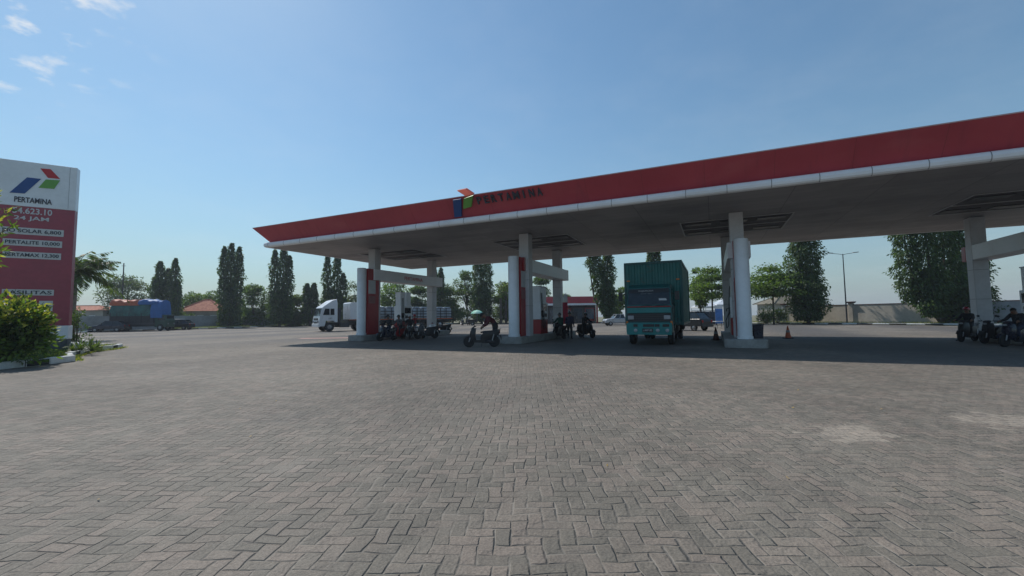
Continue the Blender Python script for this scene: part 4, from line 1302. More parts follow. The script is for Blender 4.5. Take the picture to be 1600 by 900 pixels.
# right end of the canopy
q = P(1507, 21.2); make_scooter('black scooter facing left beside the big square column at the right', q, LEFT+rad(22), M['black'])
person('rider in dark clothes and red helmet on the scooter at the right column', q, LEFT+rad(22), RIDE_FOOT, C['dark'], C['dark'], HEL['red'])
q = P(1548, 19.9); make_scooter('riderless black scooter standing right before the big square column', q, LEFT+rad(12), M['black'])
q = P(1582, 17.9); make_scooter('dark motorcycle at the right picture edge with a hunched rider', q, LEFT+rad(8), M['navy'], name='motorcycle')
person('hunched rider without helmet on the dark motorcycle at the right picture edge', q, LEFT+rad(8), dict(RIDE_FOOT, chest=(-.08, 0, 1.22), neck=(-.02, 0, 1.35), skull=(.03, 0, 1.45), crown=(.05, 0, 1.53)), C['dark'], C['jeans'])
# parked two-wheelers at the far stall
for i, (px, d, a) in enumerate(((722, 78, 15), (732, 79, -10), (757, 77, 5))):
    make_scooter(['dark scooter parked left of the green umbrella, leftmost of the three', 'dark scooter parked just left of the green umbrella pole', 'dark scooter parked right of the green umbrella pole'][i], P(px, d), TOCAM+rad(a), M['black'], group='scooters parked at the green umbrella')
# ------------------------------------------------------------------ street furniture and small props
def make_cone(loc, words, h=.75, m=None):
    t = thing('traffic_cone', words, 'traffic cone', loc, random.uniform(0, 3), 'traffic cones on the forecourt')
    b = MB(); b.box((0, 0, .025), (.42, .42, .05)); b.build('base', M['rubber'], t, bevel=.015)
    b = MB(); b.lathe([(.17, .05), (.165, .08), (.03, h-.02), (.02, h)], seg=20); c = b.build('cone', m or M['orange'], t, smooth=True)
    b = MB()
    r = lambda z: .168-(z-.08)*(.138/(h-.1))
    b.lathe([(r(h*.48)+.003, h*.48), (r(h*.66)+.003, h*.66)], seg=20); b.build('reflective_band', M['wall_grey'], c, smooth=True)
    return t
make_cone(P(1228, 25.6), 'orange traffic cone standing alone right of the third white post')
make_cone(P(1116, 24.8), 'dark shade-coloured traffic cone left of the third white post, by the teal truck', m=mat('shaded cone', (.10, .025, .02), .6, .3))  # its shade is put into the dark red colour
make_cone(P(672, 38.8), 'red traffic cone at the foot of the left rear column', m=mat('red cone', (.42, .04, .035), .5))

def make_bin(loc, words):
    t = thing('litter_bin', words, 'bin', loc, .3)
    b = MB(); b.prism([(-.20, -.17), (.20, -.17), (.20, .17), (-.20, .17)], 0, .6, 'XY', taper=[(-.23, -.2), (.23, -.2), (.23, .2), (-.23, .2)]); b.build('body', M['navy'], t, bevel=.025)
    b = MB(); b.box((0, 0, .625), (.5, .44, .05)); b.box((0, -.23, .62), (.2, .04, .03)); b.build('lid', M['navy'], t, bevel=.02)
make_bin((ISL[2][0]+.52, 22.5, .38), 'dark blue litter bin on the island right of the third white post')

t = thing('fire_extinguisher', 'red fire extinguisher standing at the left rear column', 'extinguisher', (-21.2, 29.55, .38))
b = MB(); b.lathe([(.09, 0), (.1, .03), (.1, .52), (.06, .6), (.03, .64)], seg=16); b.build('cylinder', M['panel_red'], t, smooth=True)
b = MB(); b.box((0, 0, .67), (.05, .05, .07)); b.tube([(0, 0, .68), (.13, 0, .66), (.12, 0, .35)], .012, 6); b.build('valve', M['black'], t)
t = thing('water_drum', 'squat white plastic drum before the left rear column', 'drum', (-20.95, 29.2, .38))
b = MB(); b.lathe([(.22, 0), (.26, .06), (.27, .45), (.24, .5), (.2, .52)], seg=20); b.build('body', M['truck_white'], t, smooth=True)
b = MB(); b.lathe([(.2, .52), (.21, .55), (.1, .57)], seg=20); b.build('lid', M['sign_white'], t, smooth=True)

# white wire rack of oil bottles on the second island
t = thing('bottle_rack', 'white wire rack of oil bottles on the island behind the scooter', 'rack', (-9.72, 27.9, .38))
b = MB()
for x in (-.28, .28):
    for y in (-.18, .18): b.bar((x, y, 0), (x, y, .95), .012, seg=6)
for z in (.08, .38, .68, .95):
    b.tube([(-.28, -.18, z), (.28, -.18, z), (.28, .18, z), (-.28, .18, z), (-.28, -.18, z)], .010, 6)
b.build('frame', M['truck_white'], t)
b = MB()
for z in (.08, .38, .68): b.box((0, 0, z), (.54, .34, .012))
b.build('shelf', M['sign_white'], t)
b = MB()
b.prism([(-.26, .0), (.26, .0), (0, .26)], -.01, .01, 'XZ'); b.xf = None
o = b.build('header_board', M['truck_white'], t, loc=(0, -.1, .96))
for z in (.086, .386, .686):
    for k in range(4):
        b = MB(); x = -.2+k*.135
        b.lathe([(.045, 0), (.05, .02), (.05, .14), (.02, .18), (.02, .21)], (x, -.08, z), seg=10)
        o = b.build('oil_bottle', M['plate'] if (k+int(z*10)) % 3 else M['wall_grey'], None, smooth=True, loc=(-9.72, 27.9, .38))
        tag(o, 'pale oil bottle standing in the white wire rack on the island', 'bottle', 'oil bottles in the white rack')

# red feather banner on the second island
t = thing('feather_banner', 'red feather banner with white top, standing behind the second fuel pump', 'banner', (-9.45, 28.4, .38), YAW)
b = MB(); pts = [(0, 0, 0), (0, 0, 1.8), (.03, 0, 2.3), (.14, 0, 2.62), (.30, 0, 2.7)]
b.tube(pts, .014, 6); b.lathe([(.2, 0), (.2, .03)], seg=14); b.build('pole', M['steel'], t, smooth=True)
def flag(z0, z1, name, m):
    b = MB(); vs = []; fs = []
    n = 8
    for i in range(n+1):
        z = z0+(z1-z0)*i/n
        xa = .02+(.12 if z > 2.3 else 0)*max(0, (z-2.3)/.35)
        wv = .03*math.sin(z*5)
        for (x, y) in ((xa, 0), (.20, wv), (.36, wv*1.6)): vs += [(x, y-.006, z), (x, y+.006, z)]
    for i in range(n):
        o_ = i*6
        for k in (0, 2): fs += [(o_+k, o_+k+2, o_+k+8, o_+k+6), (o_+k+1, o_+k+7, o_+k+9, o_+k+3)]
        fs += [(o_, o_+6, o_+7, o_+1), (o_+4, o_+5, o_+11, o_+10)]
    b.add(vs, fs); b.build(name, m, t)
flag(.55, 2.05, 'flag', mat('banner red', (.52, .03, .07), .6)); flag(2.05, 2.62, 'flag_top', M['truck_white'])

# green market umbrella with stall, far side
c = P(745, 77)
t = thing('market_umbrella', 'green and white market umbrella open over the far stall', 'umbrella', c)
b = MB(); b.bar((0, 0, 0), (0, 0, 2.6), .025); b.build('pole', M['steel'], t)
b = MB(); vs, fs = [(0, 0, 2.75)], []
n = 16
for r, z in ((.5, 2.62), (.95, 2.35), (1.2, 2.08)):
    for k in range(n):
        a = 2*math.pi*k/n; rr = r*(1-.035*(k % 2)); vs.append((rr*math.cos(a), rr*math.sin(a), z+(.03 if k % 2 else 0)))
ms = []
for k in range(n): fs.append((0, 1+k, 1+(k+1) % n))
for i in range(2):
    for k in range(n): fs.append((1+i*n+k, 1+(i+1)*n+k, 1+(i+1)*n+(k+1) % n, 1+i*n+(k+1) % n))
b.add(vs, fs)
for i in range(len(b.m)): b.m[i] = 1 if (i % n) // 4 % 2 else 0
b.build('canopy', [M['umbrella'], mat('pale green cloth', (.35, .62, .5), .6)], t)
c = P(738, 76)
t = thing('market_stall', 'dark wooden vendor cart under the green umbrella', 'stall', c, YAW)
b = MB(); b.box((0, 0, .75), (1.6, .8, .5)); b.box((0, 0, 1.02), (1.8, .95, .05)); b.build('cart_body', M['wood_dark'], t, bevel=.02)
b = MB()
for x in (-.8, .8): b.bar((x, -.35, .5), (x, -.35, 0), .03); b.bar((x, .35, .5), (x, .35, 1.7), .02)
b.build('leg', M['dark_metal'], t)
for s in (1, -1): wheel(t, (0, s*.45, .3), .3, .06)

# street lamp with two arms by the right wall
c = P(1321, 55)
t = thing('street_lamp', 'tall thin street lamp with two slim arms before the grey wall', 'street lamp', c, YAW-rad(8))
b = MB(); b.tube([(0, 0, 0), (0, 0, .4), (0, 0, 9.05)], [.11, .085, .05], 10); b.lathe([(.16, 0), (.16, .06)], seg=12); b.build('pole', M['dark_metal'], t, smooth=True)
for s in (1, -1):
    b = MB(); b.tube([(0, 0, 8.95), (s*.5, 0, 9.06), (s*1.25, 0, 9.16)], .028, 8); a = b.build('arm', M['dark_metal'], t, smooth=True)
    b = MB(); b.prism([(s*1.15, 9.14), (s*1.85, 9.20), (s*1.8, 9.28), (s*1.2, 9.24)], -.11, .11, 'XZ'); b.build('lamp_head', M['wall_grey'], a, bevel=.02)
# utility pole on the left
c = P(190, 92)
t = thing('utility_pole', 'bare dark utility pole rising among the trees above the tarpaulin lorry', 'pole', c)
b = MB(); b.tube([(0, 0, 0), (0, 0, 14)], [.16, .10], 10); b.build('shaft', M['wood_dark'], t, smooth=True)
b = MB(); b.box((0, 0, 13.4), (.9, .08, .08), YAW); b.build('cross_arm', M['dark_metal'], t)
for i, (px, d, h) in enumerate(((782, 88, 5.2), (790, 89, 5.6))):
    c = P(px, d); t = thing('timber_post', ['brown timber post left of the second white post, the left one of two', 'brown timber post nearest the second white post'][i], 'post', c)
    b = MB(); b.box((0, 0, h/2), (.5, .3, h), YAW); b.build('shaft', M['bark'], t, bevel=.02)
    b = MB(); b.box((0, 0, h+.05), (.6, .4, .1), YAW); b.build('post_cap', M['wood_dark'], t)

# blue banner stand, white table, white tents, dark gate behind the third island
c = P(1122, 50)
t = thing('banner_stand', 'blue upright banner with white top on a stand, seen left of the third post', 'banner', c, YAW)
b = MB(); b.box((0, 0, 1.25), (.85, .03, 1.7)); b.build('blue_panel', mat('banner blue', (.06, .19, .50), .5, .25, 1.5), t)
b = MB(); b.box((0, 0, 2.32), (.85, .032, .42)); b.build('white_panel', M['truck_white'], t)
b = MB()
for s in (1, -1): b.bar((s*.44, 0, 0), (s*.44, 0, 2.55), .02); b.bar((s*.44, -.35, .02), (s*.44, .35, .02), .02)
b.build('frame', M['steel'], t)
c = P(1122, 44)
t = thing('folding_table', 'small white folding table in the sun before the blue banner', 'table', c, YAW+.2)
b = MB(); b.box((0, 0, .74), (1.2, .7, .05)); b.build('tabletop', M['truck_white'], t, bevel=.01)
for sx in (1, -1):
    for sy in (1, -1):
        b = MB(); b.bar((sx*.5, sy*.28, .72), (sx*.4, sy*.28, 0), .02); b.build('leg', M['dark_metal'], t)
for i, (px, w) in enumerate(((1103, 4.2), (1130, 5.0))):
    c = P(px, 84); t = thing('white_tent', ['smaller white peaked tent behind the broad tree, beside the truck box', 'larger white peaked tent behind the broad tree, nearest the third post'][i], 'tent', c, YAW)
    b = MB(); h = 3.0+i*.3
    vs = [(-w/2, -w/2, h), (w/2, -w/2, h), (w/2, w/2, h), (-w/2, w/2, h), (0, 0, h+1.3), (-w*.2, -w*.2, h+.6), (w*.2, -w*.2, h+.6), (w*.2, w*.2, h+.6), (-w*.2, w*.2, h+.6)]
    b.add(vs, [(0, 1, 6, 5), (1, 2, 7, 6), (2, 3, 8, 7), (3, 0, 5, 8), (5, 6, 4), (6, 7, 4), (7, 8, 4), (8, 5, 4)])
    for (x0, y0, x1, y1) in ((-1, -1, 1, -1), (1, -1, 1, 1), (1, 1, -1, 1), (-1, 1, -1, -1)):
        b.add([(x0*w/2, y0*w/2, h), (x1*w/2, y1*w/2, h), (x1*w/2, y1*w/2, h-.3), (x0*w/2, y0*w/2, h-.3)], [(0, 1, 2, 3)])
    b.build('tent_roof', M['truck_white'], t)
    for sx in (1, -1):
        for sy in (1, -1):
            b = MB(); b.bar((sx*w*.49, sy*w*.49, 0), (sx*w*.49, sy*w*.49, h), .04); b.build('leg', M['steel'], t)
def make_gate(px0, px1, d, h, words):
    a, c = Vector(P(px0, d)), Vector(P(px1, d+1)); L = (c-a).length
    t = thing('metal_gate', words, 'gate', (a.x, a.y), math.atan2(c.y-a.y, c.x-a.x))
    b = MB()
    for z in (.12, h/2, h): b.box((L/2, 0, z), (L, .06, .08))
    for x in np.linspace(0, L, 5): b.box((x, 0, h/2), (.08, .08, h))
    b.build('gate_frame', M['navy'], t)
    b = MB()
    for k in range(4):
        x0 = L*k/4+.06; b.box((x0+L/8-.06, .02, h/2), (L/4-.14, .02, h-.2))
    b.build('gate_panel', mat('gate blue', (.03, .045, .075), .5, .3, 2.), t)
make_gate(1080, 1118, 57, 1.95, 'dark blue sheet metal gate between the teal truck and the blue banner')

# ------------------------------------------------------------------ boundary walls
def make_wall(name, line, h, words, mats_, spacing=7.4, pil=True, cap=True):
    t = thing(name, words, 'wall', (0, 0, 0))
    b = MB(); cb = MB()
    for si, (a, c) in enumerate(zip(line[:-1], line[1:])):
        a, c = Vector(a), Vector(c); L = (c-a).length; n = max(1, round(L/spacing)); tt = (c-a)/n; rz = math.atan2(tt.y, tt.x)
        for i in range(n):
            m = a+tt*(i+.5)
            b.box((m.x, m.y, h/2), (tt.length-.005, .16, h), rz, m=mats_[(si*3+i) % len(mats_)])
            if cap: cb.box((m.x, m.y, h+.05), (tt.length-.006, .24, .10), rz)
            if pil:
                p = a+tt*i
                q = MB(); q.box((p.x, p.y, (h+.25)/2), (.5, .46, h+.25), rz); q.build('pillar', M['wall_beige'] if (i+si) % 2 else M['wall_grey'], t, bevel=.02)
                q = MB(); q.box((p.x, p.y, h+.31), (.72, .68, .10), rz); q.box((p.x, p.y, h+.42), (.86, .82, .11), rz); q.build('pillar_cap', M['wall_cap'], t, bevel=.02)
    b.build('render', [M['wall_grey'], M['wall_beige']], t)
    if cap: cb.build('coping', M['wall_cap'], t)
    return t
wl = offset_line(KERB, 4.2)
make_wall('boundary_wall', [wl[5], wl[6], wl[7], wl[8]], 2.45, 'long grey and beige boundary wall with capped pillars behind the right verge', [1, 1, 0, 0, 1, 0])
wl2 = offset_line(KERB, 6.5)
make_wall('roadside_wall', [wl2[0], wl2[1], wl2[2]], 2.3, 'plain grey wall under the trees behind the left verge', [0], 9., False, False)

# ------------------------------------------------------------------ buildings
def make_house(loc, rz, W, D, H, words, name='house', hip=True, rise=2.2, roofm=None):
    roofm = roofm or M['roof']
    t = thing(name, words, 'house', loc, rz)
    b = MB(); b.box((0, 0, H/2), (W, D, H)); b.build('wall', M['house_wall'], t)
    e = .6
    b = MB(); x, y = W/2+e, D/2+e; rr = max(.05, W/2-D/2) if hip else x
    vs = [(-x, -y, H), (x, -y, H), (x, y, H), (-x, y, H), (-rr, 0, H+rise), (rr, 0, H+rise)]
    b.add(vs, [(0, 1, 5, 4), (1, 2, 5), (2, 3, 4, 5), (3, 0, 4), (0, 3, 2, 1)]); rf = b.build('roof', roofm, t)
    b = MB(); b.tube([(-rr, 0, H+rise+.02), (rr, 0, H+rise+.02)], .12, 6)
    for (sx, sy) in ((1, 1), (1, -1), (-1, 1), (-1, -1)): b.tube([(sx*rr, 0, H+rise+.02), (sx*x, sy*y, H+.04)], .10, 6)
    b.build('ridge_tile', roofm, rf)
    for k in range(3):
        xx = -W*.32+k*W*.32
        b = MB(); b.box((xx, -D/2-.02, H*.55), (1.2, .08, 1.3)); w_ = b.build('window', M['sign_white'], t)
        b = MB(); b.box((xx, -D/2-.05, H*.55), (1.0, .05, 1.1)); b.build('pane', M['glass'], w_)
    return t
make_house(P(324, 93), YAW+rad(14), 7.5, 6.5, 3.4, 'small house with red tiled hip roof showing between the left trees', rise=2.5)
make_house(P(350, 105), YAW-rad(10), 6., 5., 4.2, 'second red roofed house tucked behind the tall three-tipped tree', rise=2.0)
make_house(P(138, 96), YAW+rad(4), 12., 7., 3.9, 'long low house with orange tiled roof behind the silver van and palm', rise=1.1)
make_house(P(1224, 84), YAW, 7., 6., 3.3, 'low house with faded roof behind the beige wall right of the third post', rise=1.8, roofm=mat('weathered roof', (.17, .15, .11), .95, .3, 1.5))

def make_minimart():
    px, py = P(886, 83)
    t = thing('minimart', 'low red and white roadside shop with dark front seen behind the second island', 'shop', (px, py, 0), YAW+rad(1.5))
    W, D = 12.2, 8
    b = MB(); b.box((0, D/2+1.2, 1.8), (W-.6, D, 3.6)); b.build('wall', M['wood_dark'], t)
    b = MB(); b.box((0, 0, 4.55), (W, .3, 1.3)); b.box((W/2-.15, D/2+.155, 4.55), (.3, D, 1.3)); b.box((-W/2+.15, D/2+.155, 4.55), (.3, D, 1.3)); b.build('fascia', M['red'], t)
    b = MB(); b.box((0, -.02, 3.70), (W+.05, .36, .38)); b.build('white_band', M['gutter'], t)
    b = MB(); b.box((0, D/2+.3, 3.84), (W-.1, D+.2, .1)); b.build('roof', M['dark_metal'], t)
    for k in range(5):
        x = -W/2+1.3+k*2.35
        b = MB(); b.box((x, 1.17, 1.75), (1.9, .08, 2.5)); f = b.build('window', M['panel_red'] if k in (2, 4) else M['dark_metal'], t)
        b = MB(); b.box((x, 1.115, 1.85), (1.6, .05, 2.0)); b.build('pane', M['glass_blue'], f)
    b = MB(); b.box((1.6, 1.14, 1.1), (1.1, .1, 2.2)); d = b.build('door', M['glass'], t)
    b = MB(); b.box((2.0, 1.07, 1.1), (.05, .05, .5)); b.build('handle', M['steel'], d)
    for x in (-W/2+.3, 0, W/2-.3):
        b = MB(); b.box((x, .15, 1.75), (.3, .3, 3.5)); b.build('column', M['panel_red'], t)
make_minimart()

# a few dry leaves blown over the blocks
def leaf_bit(loc, rz, s, words):
    b = MB(); b.add([(-.5*s, 0, .004), (-.1*s, .2*s, .012), (.5*s, 0, .02), (-.1*s, -.2*s, .006)], [(0, 3, 2, 1)])
    o = b.build('dry_leaf', M['leaf_litter'], None, loc=(loc[0], loc[1], .004), rot=(.1, .05, rz))
    tag(o, words, 'leaf', 'dry leaves blown over the paving')
for i in range(16):
    d = random.uniform(2.9, 9)
    q = P(random.uniform(150, 1500), d)
    leaf_bit(q, random.uniform(0, 6.3), random.uniform(.03, .06), 'small dry yellow leaf lying on the herringbone paving')
# ------------------------------------------------------------------ vegetation
def leaf_mesh(name, pts, axis, L, W, mats, mi, parent, fold=.25):
    """pts (N,3) leaf bases, axis (N,3) unit directions, L/W sizes (N): four-point folded leaves"""
    N = len(pts)
    r = rng.normal(size=(N, 3)); s = np.cross(axis, r); s /= np.linalg.norm(s, axis=1)[:, None]+1e-9
    n = np.cross(s, axis)
    L = np.broadcast_to(L, (N,))[:, None]; W = np.broadcast_to(W, (N,))[:, None]
    mid = pts+axis*L*.45
    v = np.stack([pts, mid+s*W*.5+n*W*fold, pts+axis*L, mid-s*W*.5+n*W*fold], 1).reshape(-1, 3)
    me = bpy.data.meshes.new(name)
    me.vertices.add(4*N); me.loops.add(4*N); me.polygons.add(N)
    me.vertices.foreach_set('co', v.astype('f').ravel())
    me.loops.foreach_set('vertex_index', np.arange(4*N, dtype='i'))
    me.polygons.foreach_set('loop_start', np.arange(0, 4*N, 4, dtype='i'))
    for q in mats: me.materials.append(q)
    me.polygons.foreach_set('material_index', np.asarray(mi, dtype='i'))
    me.update(calc_edges=True)
    return link(name, me, parent)

def unit(a): return a/(np.linalg.norm(a, axis=1)[:, None]+1e-9)

def tree_root(name, words, loc, cat='tree', group='trees round the fuel station'):
    return thing(name, words, cat, loc, 0, group)

def column_tree(px, d, stems, words, leaves=5200, size=.42, mats=('dark', 'dark', 'mid'), zlow=.8, trunk_lean=None):
    """tall columnar tree: leaves hanging close round one or more upright stems (offset, depth, height, radius)"""
    x, y = P(px, d); t = tree_root('column_tree', words, (x, y, 0))
    c, s = math.cos(YAW), math.sin(YAW)
    b = MB(); P_, A_, Ls = [], [], []
    tot = sum(q[2]*q[3] for q in stems)
    for st in stems:
        (o, dp, h, r), zl = st[:4], (st[4] if len(st) > 4 else zlow)
        n = int(leaves*1.7*h*r/tot)
        ox, oy = o*c-dp*s, o*s+dp*c
        lean0 = (trunk_lean or 0)
        b.tube([(lean0*ox, lean0*oy, 0), (ox*.8, oy*.8, h*.3), (ox, oy, h*.65), (ox*1.02, oy*1.02, h*.97)], [.22, .16, .09, .02], 7)
        f = rng.uniform(0, 1, n)**.9
        z = zl+(h-zl)*f
        env = np.minimum(1, ((1-f)*3.2+.02)**.6)*np.minimum(1, .55+f*2.5)
        th = rng.uniform(0, 2*np.pi, n); ph = rng.uniform(0, 6, 6)
        lump = 1+.24*np.sin(th*2+z*1.1+ph[0])+.18*np.sin(th*3-z*2.1+ph[1])+.16*np.sin(z*3.1+ph[2]+th)
        rr = r*env*lump*np.sqrt(rng.uniform(.10, 1, n))*rng.uniform(.75, 1.12, n)
        bend = np.clip(z/h, 0, 1)
        cx_ = (ox*lean0+(ox-ox*lean0)*bend) if trunk_lean is not None else ox
        cy_ = (oy*lean0+(oy-oy*lean0)*bend) if trunk_lean is not None else oy
        p = np.stack([cx_+rr*np.cos(th), cy_+rr*np.sin(th), z], 1)
        keep = np.sin(th*4+z*2.7+ph[3])+np.sin(z*5.3+ph[4]+th)+rng.normal(0, .6, n) > -1.45
        a = np.stack([np.cos(th)*.55, np.sin(th)*.55, -np.ones(n)*.9], 1)+rng.normal(0, .35, (n, 3))
        P_.append(p[keep]); A_.append(unit(a)[keep])
    b.build('trunk', M['bark'], t, smooth=True)
    p = np.concatenate(P_); a = np.concatenate(A_); n = len(p)
    leaf_mesh('crown', p, a, size*rng.uniform(.7, 1.35, n), size*.45*rng.uniform(.7, 1.3, n), [LEAF[m] for m in mats], rng.integers(0, len(mats), n), t)
    return t

def round_tree(px, d, w, h, words, zc=.62, clumps=26, leaves=4200, size=.42, mats=('mid', 'dark', 'mid'), low=.28, name='broadleaf_tree', trunk=.2, depth=1., sparse=1.):
    """spreading tree: limbs from a forked trunk carry uneven leaf clumps"""
    x, y = P(px, d); t = tree_root(name, words, (x, y, 0))
    b = MB(); th_ = h*low
    b.tube([(0, 0, 0), (.06*w, .02*w, th_*.6), (.03*w, 0, th_*1.2)], [trunk, trunk*.8, trunk*.66], 9)
    P_, A_ = [], []
    per = int(leaves*1.5)//clumps
    for k in range(clumps):
        a = rng.uniform(0, 2*np.pi); q = rng.uniform(.15, 1)**.55
        zz = rng.uniform(low*.95, .93)
        prof = math.sin(math.pi*min(1, max(0, (zz-low*.7)/(1.02-low*.7))))**.6
        c = np.array([w/2*.78*q*prof*math.cos(a), w/2*.78*q*prof*depth*math.sin(a), h*zz])
        rad_ = w*rng.uniform(.11, .20)
        b.tube([(.03*w, 0, th_*rng.uniform(.8, 1.2)), (c[0]*.45, c[1]*.45, (th_+c[2])*.52), tuple(c)], [trunk*.42, trunk*.25, .015], 5)
        n = int(per*rng.uniform(.6, 1.4))
        v = unit(rng.normal(size=(n, 3))); rr = rad_*rng.uniform(.25, 1.05, n)**.6*sparse
        p = c+v*rr[:, None]*np.array([1.15, 1.15, .72])
        P_.append(p); A_.append(unit(v*.7+rng.normal(0, .5, (n, 3))+np.array([0, 0, -.25])))
    b.build('trunk', M['bark'], t, smooth=True)
    p = np.concatenate(P_); a = np.concatenate(A_); n = len(p)
    leaf_mesh('crown', p, a, size*rng.uniform(.65, 1.35, n), size*.55*rng.uniform(.7, 1.3, n), [LEAF[m] for m in mats], rng.integers(0, len(mats), n), t)
    return t

def tiered_tree(px, d, w, h, tiers, words, leaves=4200, size=.30, mats=('bright', 'mid', 'bright', 'mid')):
    """almond-type tree with flat leafy storeys"""
    x, y = P(px, d); t = tree_root('tiered_tree', words, (x, y, 0))
    b = MB(); b.tube([(0, 0, 0), (.05, 0, h*.5), (0, .05, h*.98)], [.15, .10, .03], 9)
    P_, A_ = [], []
    tw = sum(q[1] for q in tiers)
    for (z, f) in tiers:
        nb = 7
        for k in range(nb):
            a = 2*np.pi*k/nb+rng.uniform(-.4, .4); R = w/2*f*rng.uniform(.6, 1.12)
            tip = np.array([R*math.cos(a), R*math.sin(a), h*z+rng.uniform(-.02, .05)*h])
            b.tube([(0, 0, h*z-.25), tuple(tip*.5+np.array([0, 0, h*z*.5-.05])), tuple(tip)], [.05, .035, .01], 5)
            n = int(leaves*f/tw/nb)
            u = rng.uniform(.12, 1.05, n)
            p = np.outer(u, tip*np.array([1, 1, 0]))+np.array([0, 0, 1])*(h*z+.15*u[:, None]*0)
            p[:, 2] = h*z+(tip[2]-h*z)*u
            sp = w*.085*(.6+u)
            p += rng.normal(size=(n, 3))*np.stack([sp, sp, sp*.32], 1)
            P_.append(p); A_.append(unit(rng.normal(size=(n, 3))*np.array([1, 1, .45])+np.array([math.cos(a)*.6, math.sin(a)*.6, -.15])))
    b.build('trunk', M['bark'], t, smooth=True)
    p = np.concatenate(P_); a = np.concatenate(A_); n = len(p)
    leaf_mesh('crown', p, a, size*rng.uniform(.7, 1.4, n), size*.6*rng.uniform(.7, 1.3, n), [LEAF[m] for m in mats], rng.integers(0, len(mats), n), t)
    return t

def shrub(loc, w, h, words, leaves=1500, size=.2, mats=('mid', 'dark'), name='shrub', depth=1., lift=.0, group='shrubs on the verges', clumps=14, top=None):
    t = thing(name, words, 'shrub', (loc[0], loc[1], loc[2] if len(loc) > 2 else .1), YAW, group)
    b = MB(); P_, A_ = [], []; M_ = []
    for k in range(clumps):
        a = rng.uniform(0, 2*np.pi); q = rng.uniform(0, 1)**.5
        zz = rng.uniform(.18, .86)
        c = np.array([w/2*.75*q*math.cos(a), w/2*.75*depth*q*math.sin(a), h*zz*(1-.25*q*q)])
        b.tube([(c[0]*.15, c[1]*.15, 0), (c[0]*.6, c[1]*.6, c[2]*.55), tuple(c)], [.025, .018, .006], 5)
        n = int(leaves/clumps); v = unit(rng.normal(size=(n, 3)))
        p = c+v*(min(w, h)*rng.uniform(.16, .26))*rng.uniform(.2, 1.1, n)[:, None]**.6
        p[:, 2] = np.maximum(p[:, 2], .04)
        P_.append(p); A_.append(unit(v+rng.normal(0, .5, (n, 3))+np.array([0, 0, .2])))
    b.build('stem', M['bark'], t)
    p = np.concatenate(P_); a = np.concatenate(A_); n = len(p)
    mm = [LEAF[m] for m in mats]; mi = rng.integers(0, len(mats), n)
    if top:   # sunlit top put into the leaf colour: another tone higher up
        mm.append(LEAF[top]); pr = np.clip((p[:, 2]/h-.36)*1.1, 0, .45); mi = np.where(rng.uniform(size=n) < pr, len(mats), mi)
    leaf_mesh('foliage', p, a, size*rng.uniform(.65, 1.35, n), size*.5*rng.uniform(.7, 1.3, n), mm, mi, t)
    return t

# tall columnar trees, left to right
column_tree(256, 84, [(-2.1, .4, 10.6, .95), (-1.05, 0, 13.3, 1.05), (.1, .6, 12.0, .85), (1.75, .2, 13.9, .95), (2.7, -.3, 9.6, .85)], 'dark clump of columnar trees with a tall tip at its right, above the tarpaulin lorry', 8200)
column_tree(358, 79, [(-1.25, 0, 15.3, .78), (-.1, .3, 15.9, .95), (1.45, .2, 15.2, .80), (.1, .1, 8.0, 1.35)], 'tallest three-tipped columnar tree left of the canopy corner', 7600, zlow=.5)
column_tree(437, 84, [(-1.3, .2, 15.4, .95), (.55, 0, 15.9, 1.0), (1.6, .2, 14.2, .75), (0, 0, 7.5, 1.9)], 'columnar tree with twin tops right under the canopy corner', 7600)
column_tree(485, 88, [(-.75, 0, 8.9, .82), (.55, .2, 9.0, .80)], 'short blunt-topped columnar tree left of the white cab', 4200, mats=('mid', 'dark', 'mid', 'olive'))
column_tree(521, 88, [(-1.4, 0, 15.2, .9), (.5, .3, 15.6, .95), (1.9, .2, 11.0, .75), (-.3, 0, 7.5, 2.0)], 'columnar tree with gappy twin tops directly behind the white cab', 7600)
column_tree(683, 96, [(-.8, 0, 13.5, 1.0), (.8, .2, 12.8, .8)], 'dark columnar tree behind the left rear column', 4600)
column_tree(752, 90, [(-.7, 0, 15.0, 1.2), (1.2, .3, 15.5, 1.2), (.2, 0, 8.5, 2.1)], 'tall dark tree left of the second white post, its top behind the canopy', 7200)
column_tree(953, 72, [(-3.3, 0, 14.2, 1.25), (-.3, .3, 13.8, 1.1), (-.6, 0, 7.5, 1.35)], 'ivy covered tree forking into a wide V left of the teal truck', 9000, size=.38, mats=('dark', 'mid', 'dark'), trunk_lean=.05)
column_tree(1023, 76, [(-.5, 0, 13.6, .95), (.7, .2, 13.3, .95)], 'columnar tree showing its top just above the teal truck box', 4200)
column_tree(1261, 57, [(-.85, 0, 13.5, 1.35), (.85, .2, 13.8, 1.35), (0, -.6, 7, 1.75)], 'thick leafy columnar tree between the third post and the street lamp', 12000, size=.32, mats=('dark', 'dark', 'mid'), zlow=.6)
column_tree(1470, 47, [(-3.3, .2, 13.4, 1.15, 2.6), (-1.5, -.4, 13.8, 1.35, 1.2), (.7, 0, 13.5, 1.45), (2.7, .3, 11.5, 1.35), (4.2, .2, 8.4, 1.35), (-1.6, -.5, 6.2, 1.7, 1.0), (2.2, -.5, 5.5, 2.2)], 'massive leafy tree mass beside the right square column, widest of the columnar trees', 21000, size=.32, mats=('dark', 'dark', 'dark', 'mid'), zlow=.5)

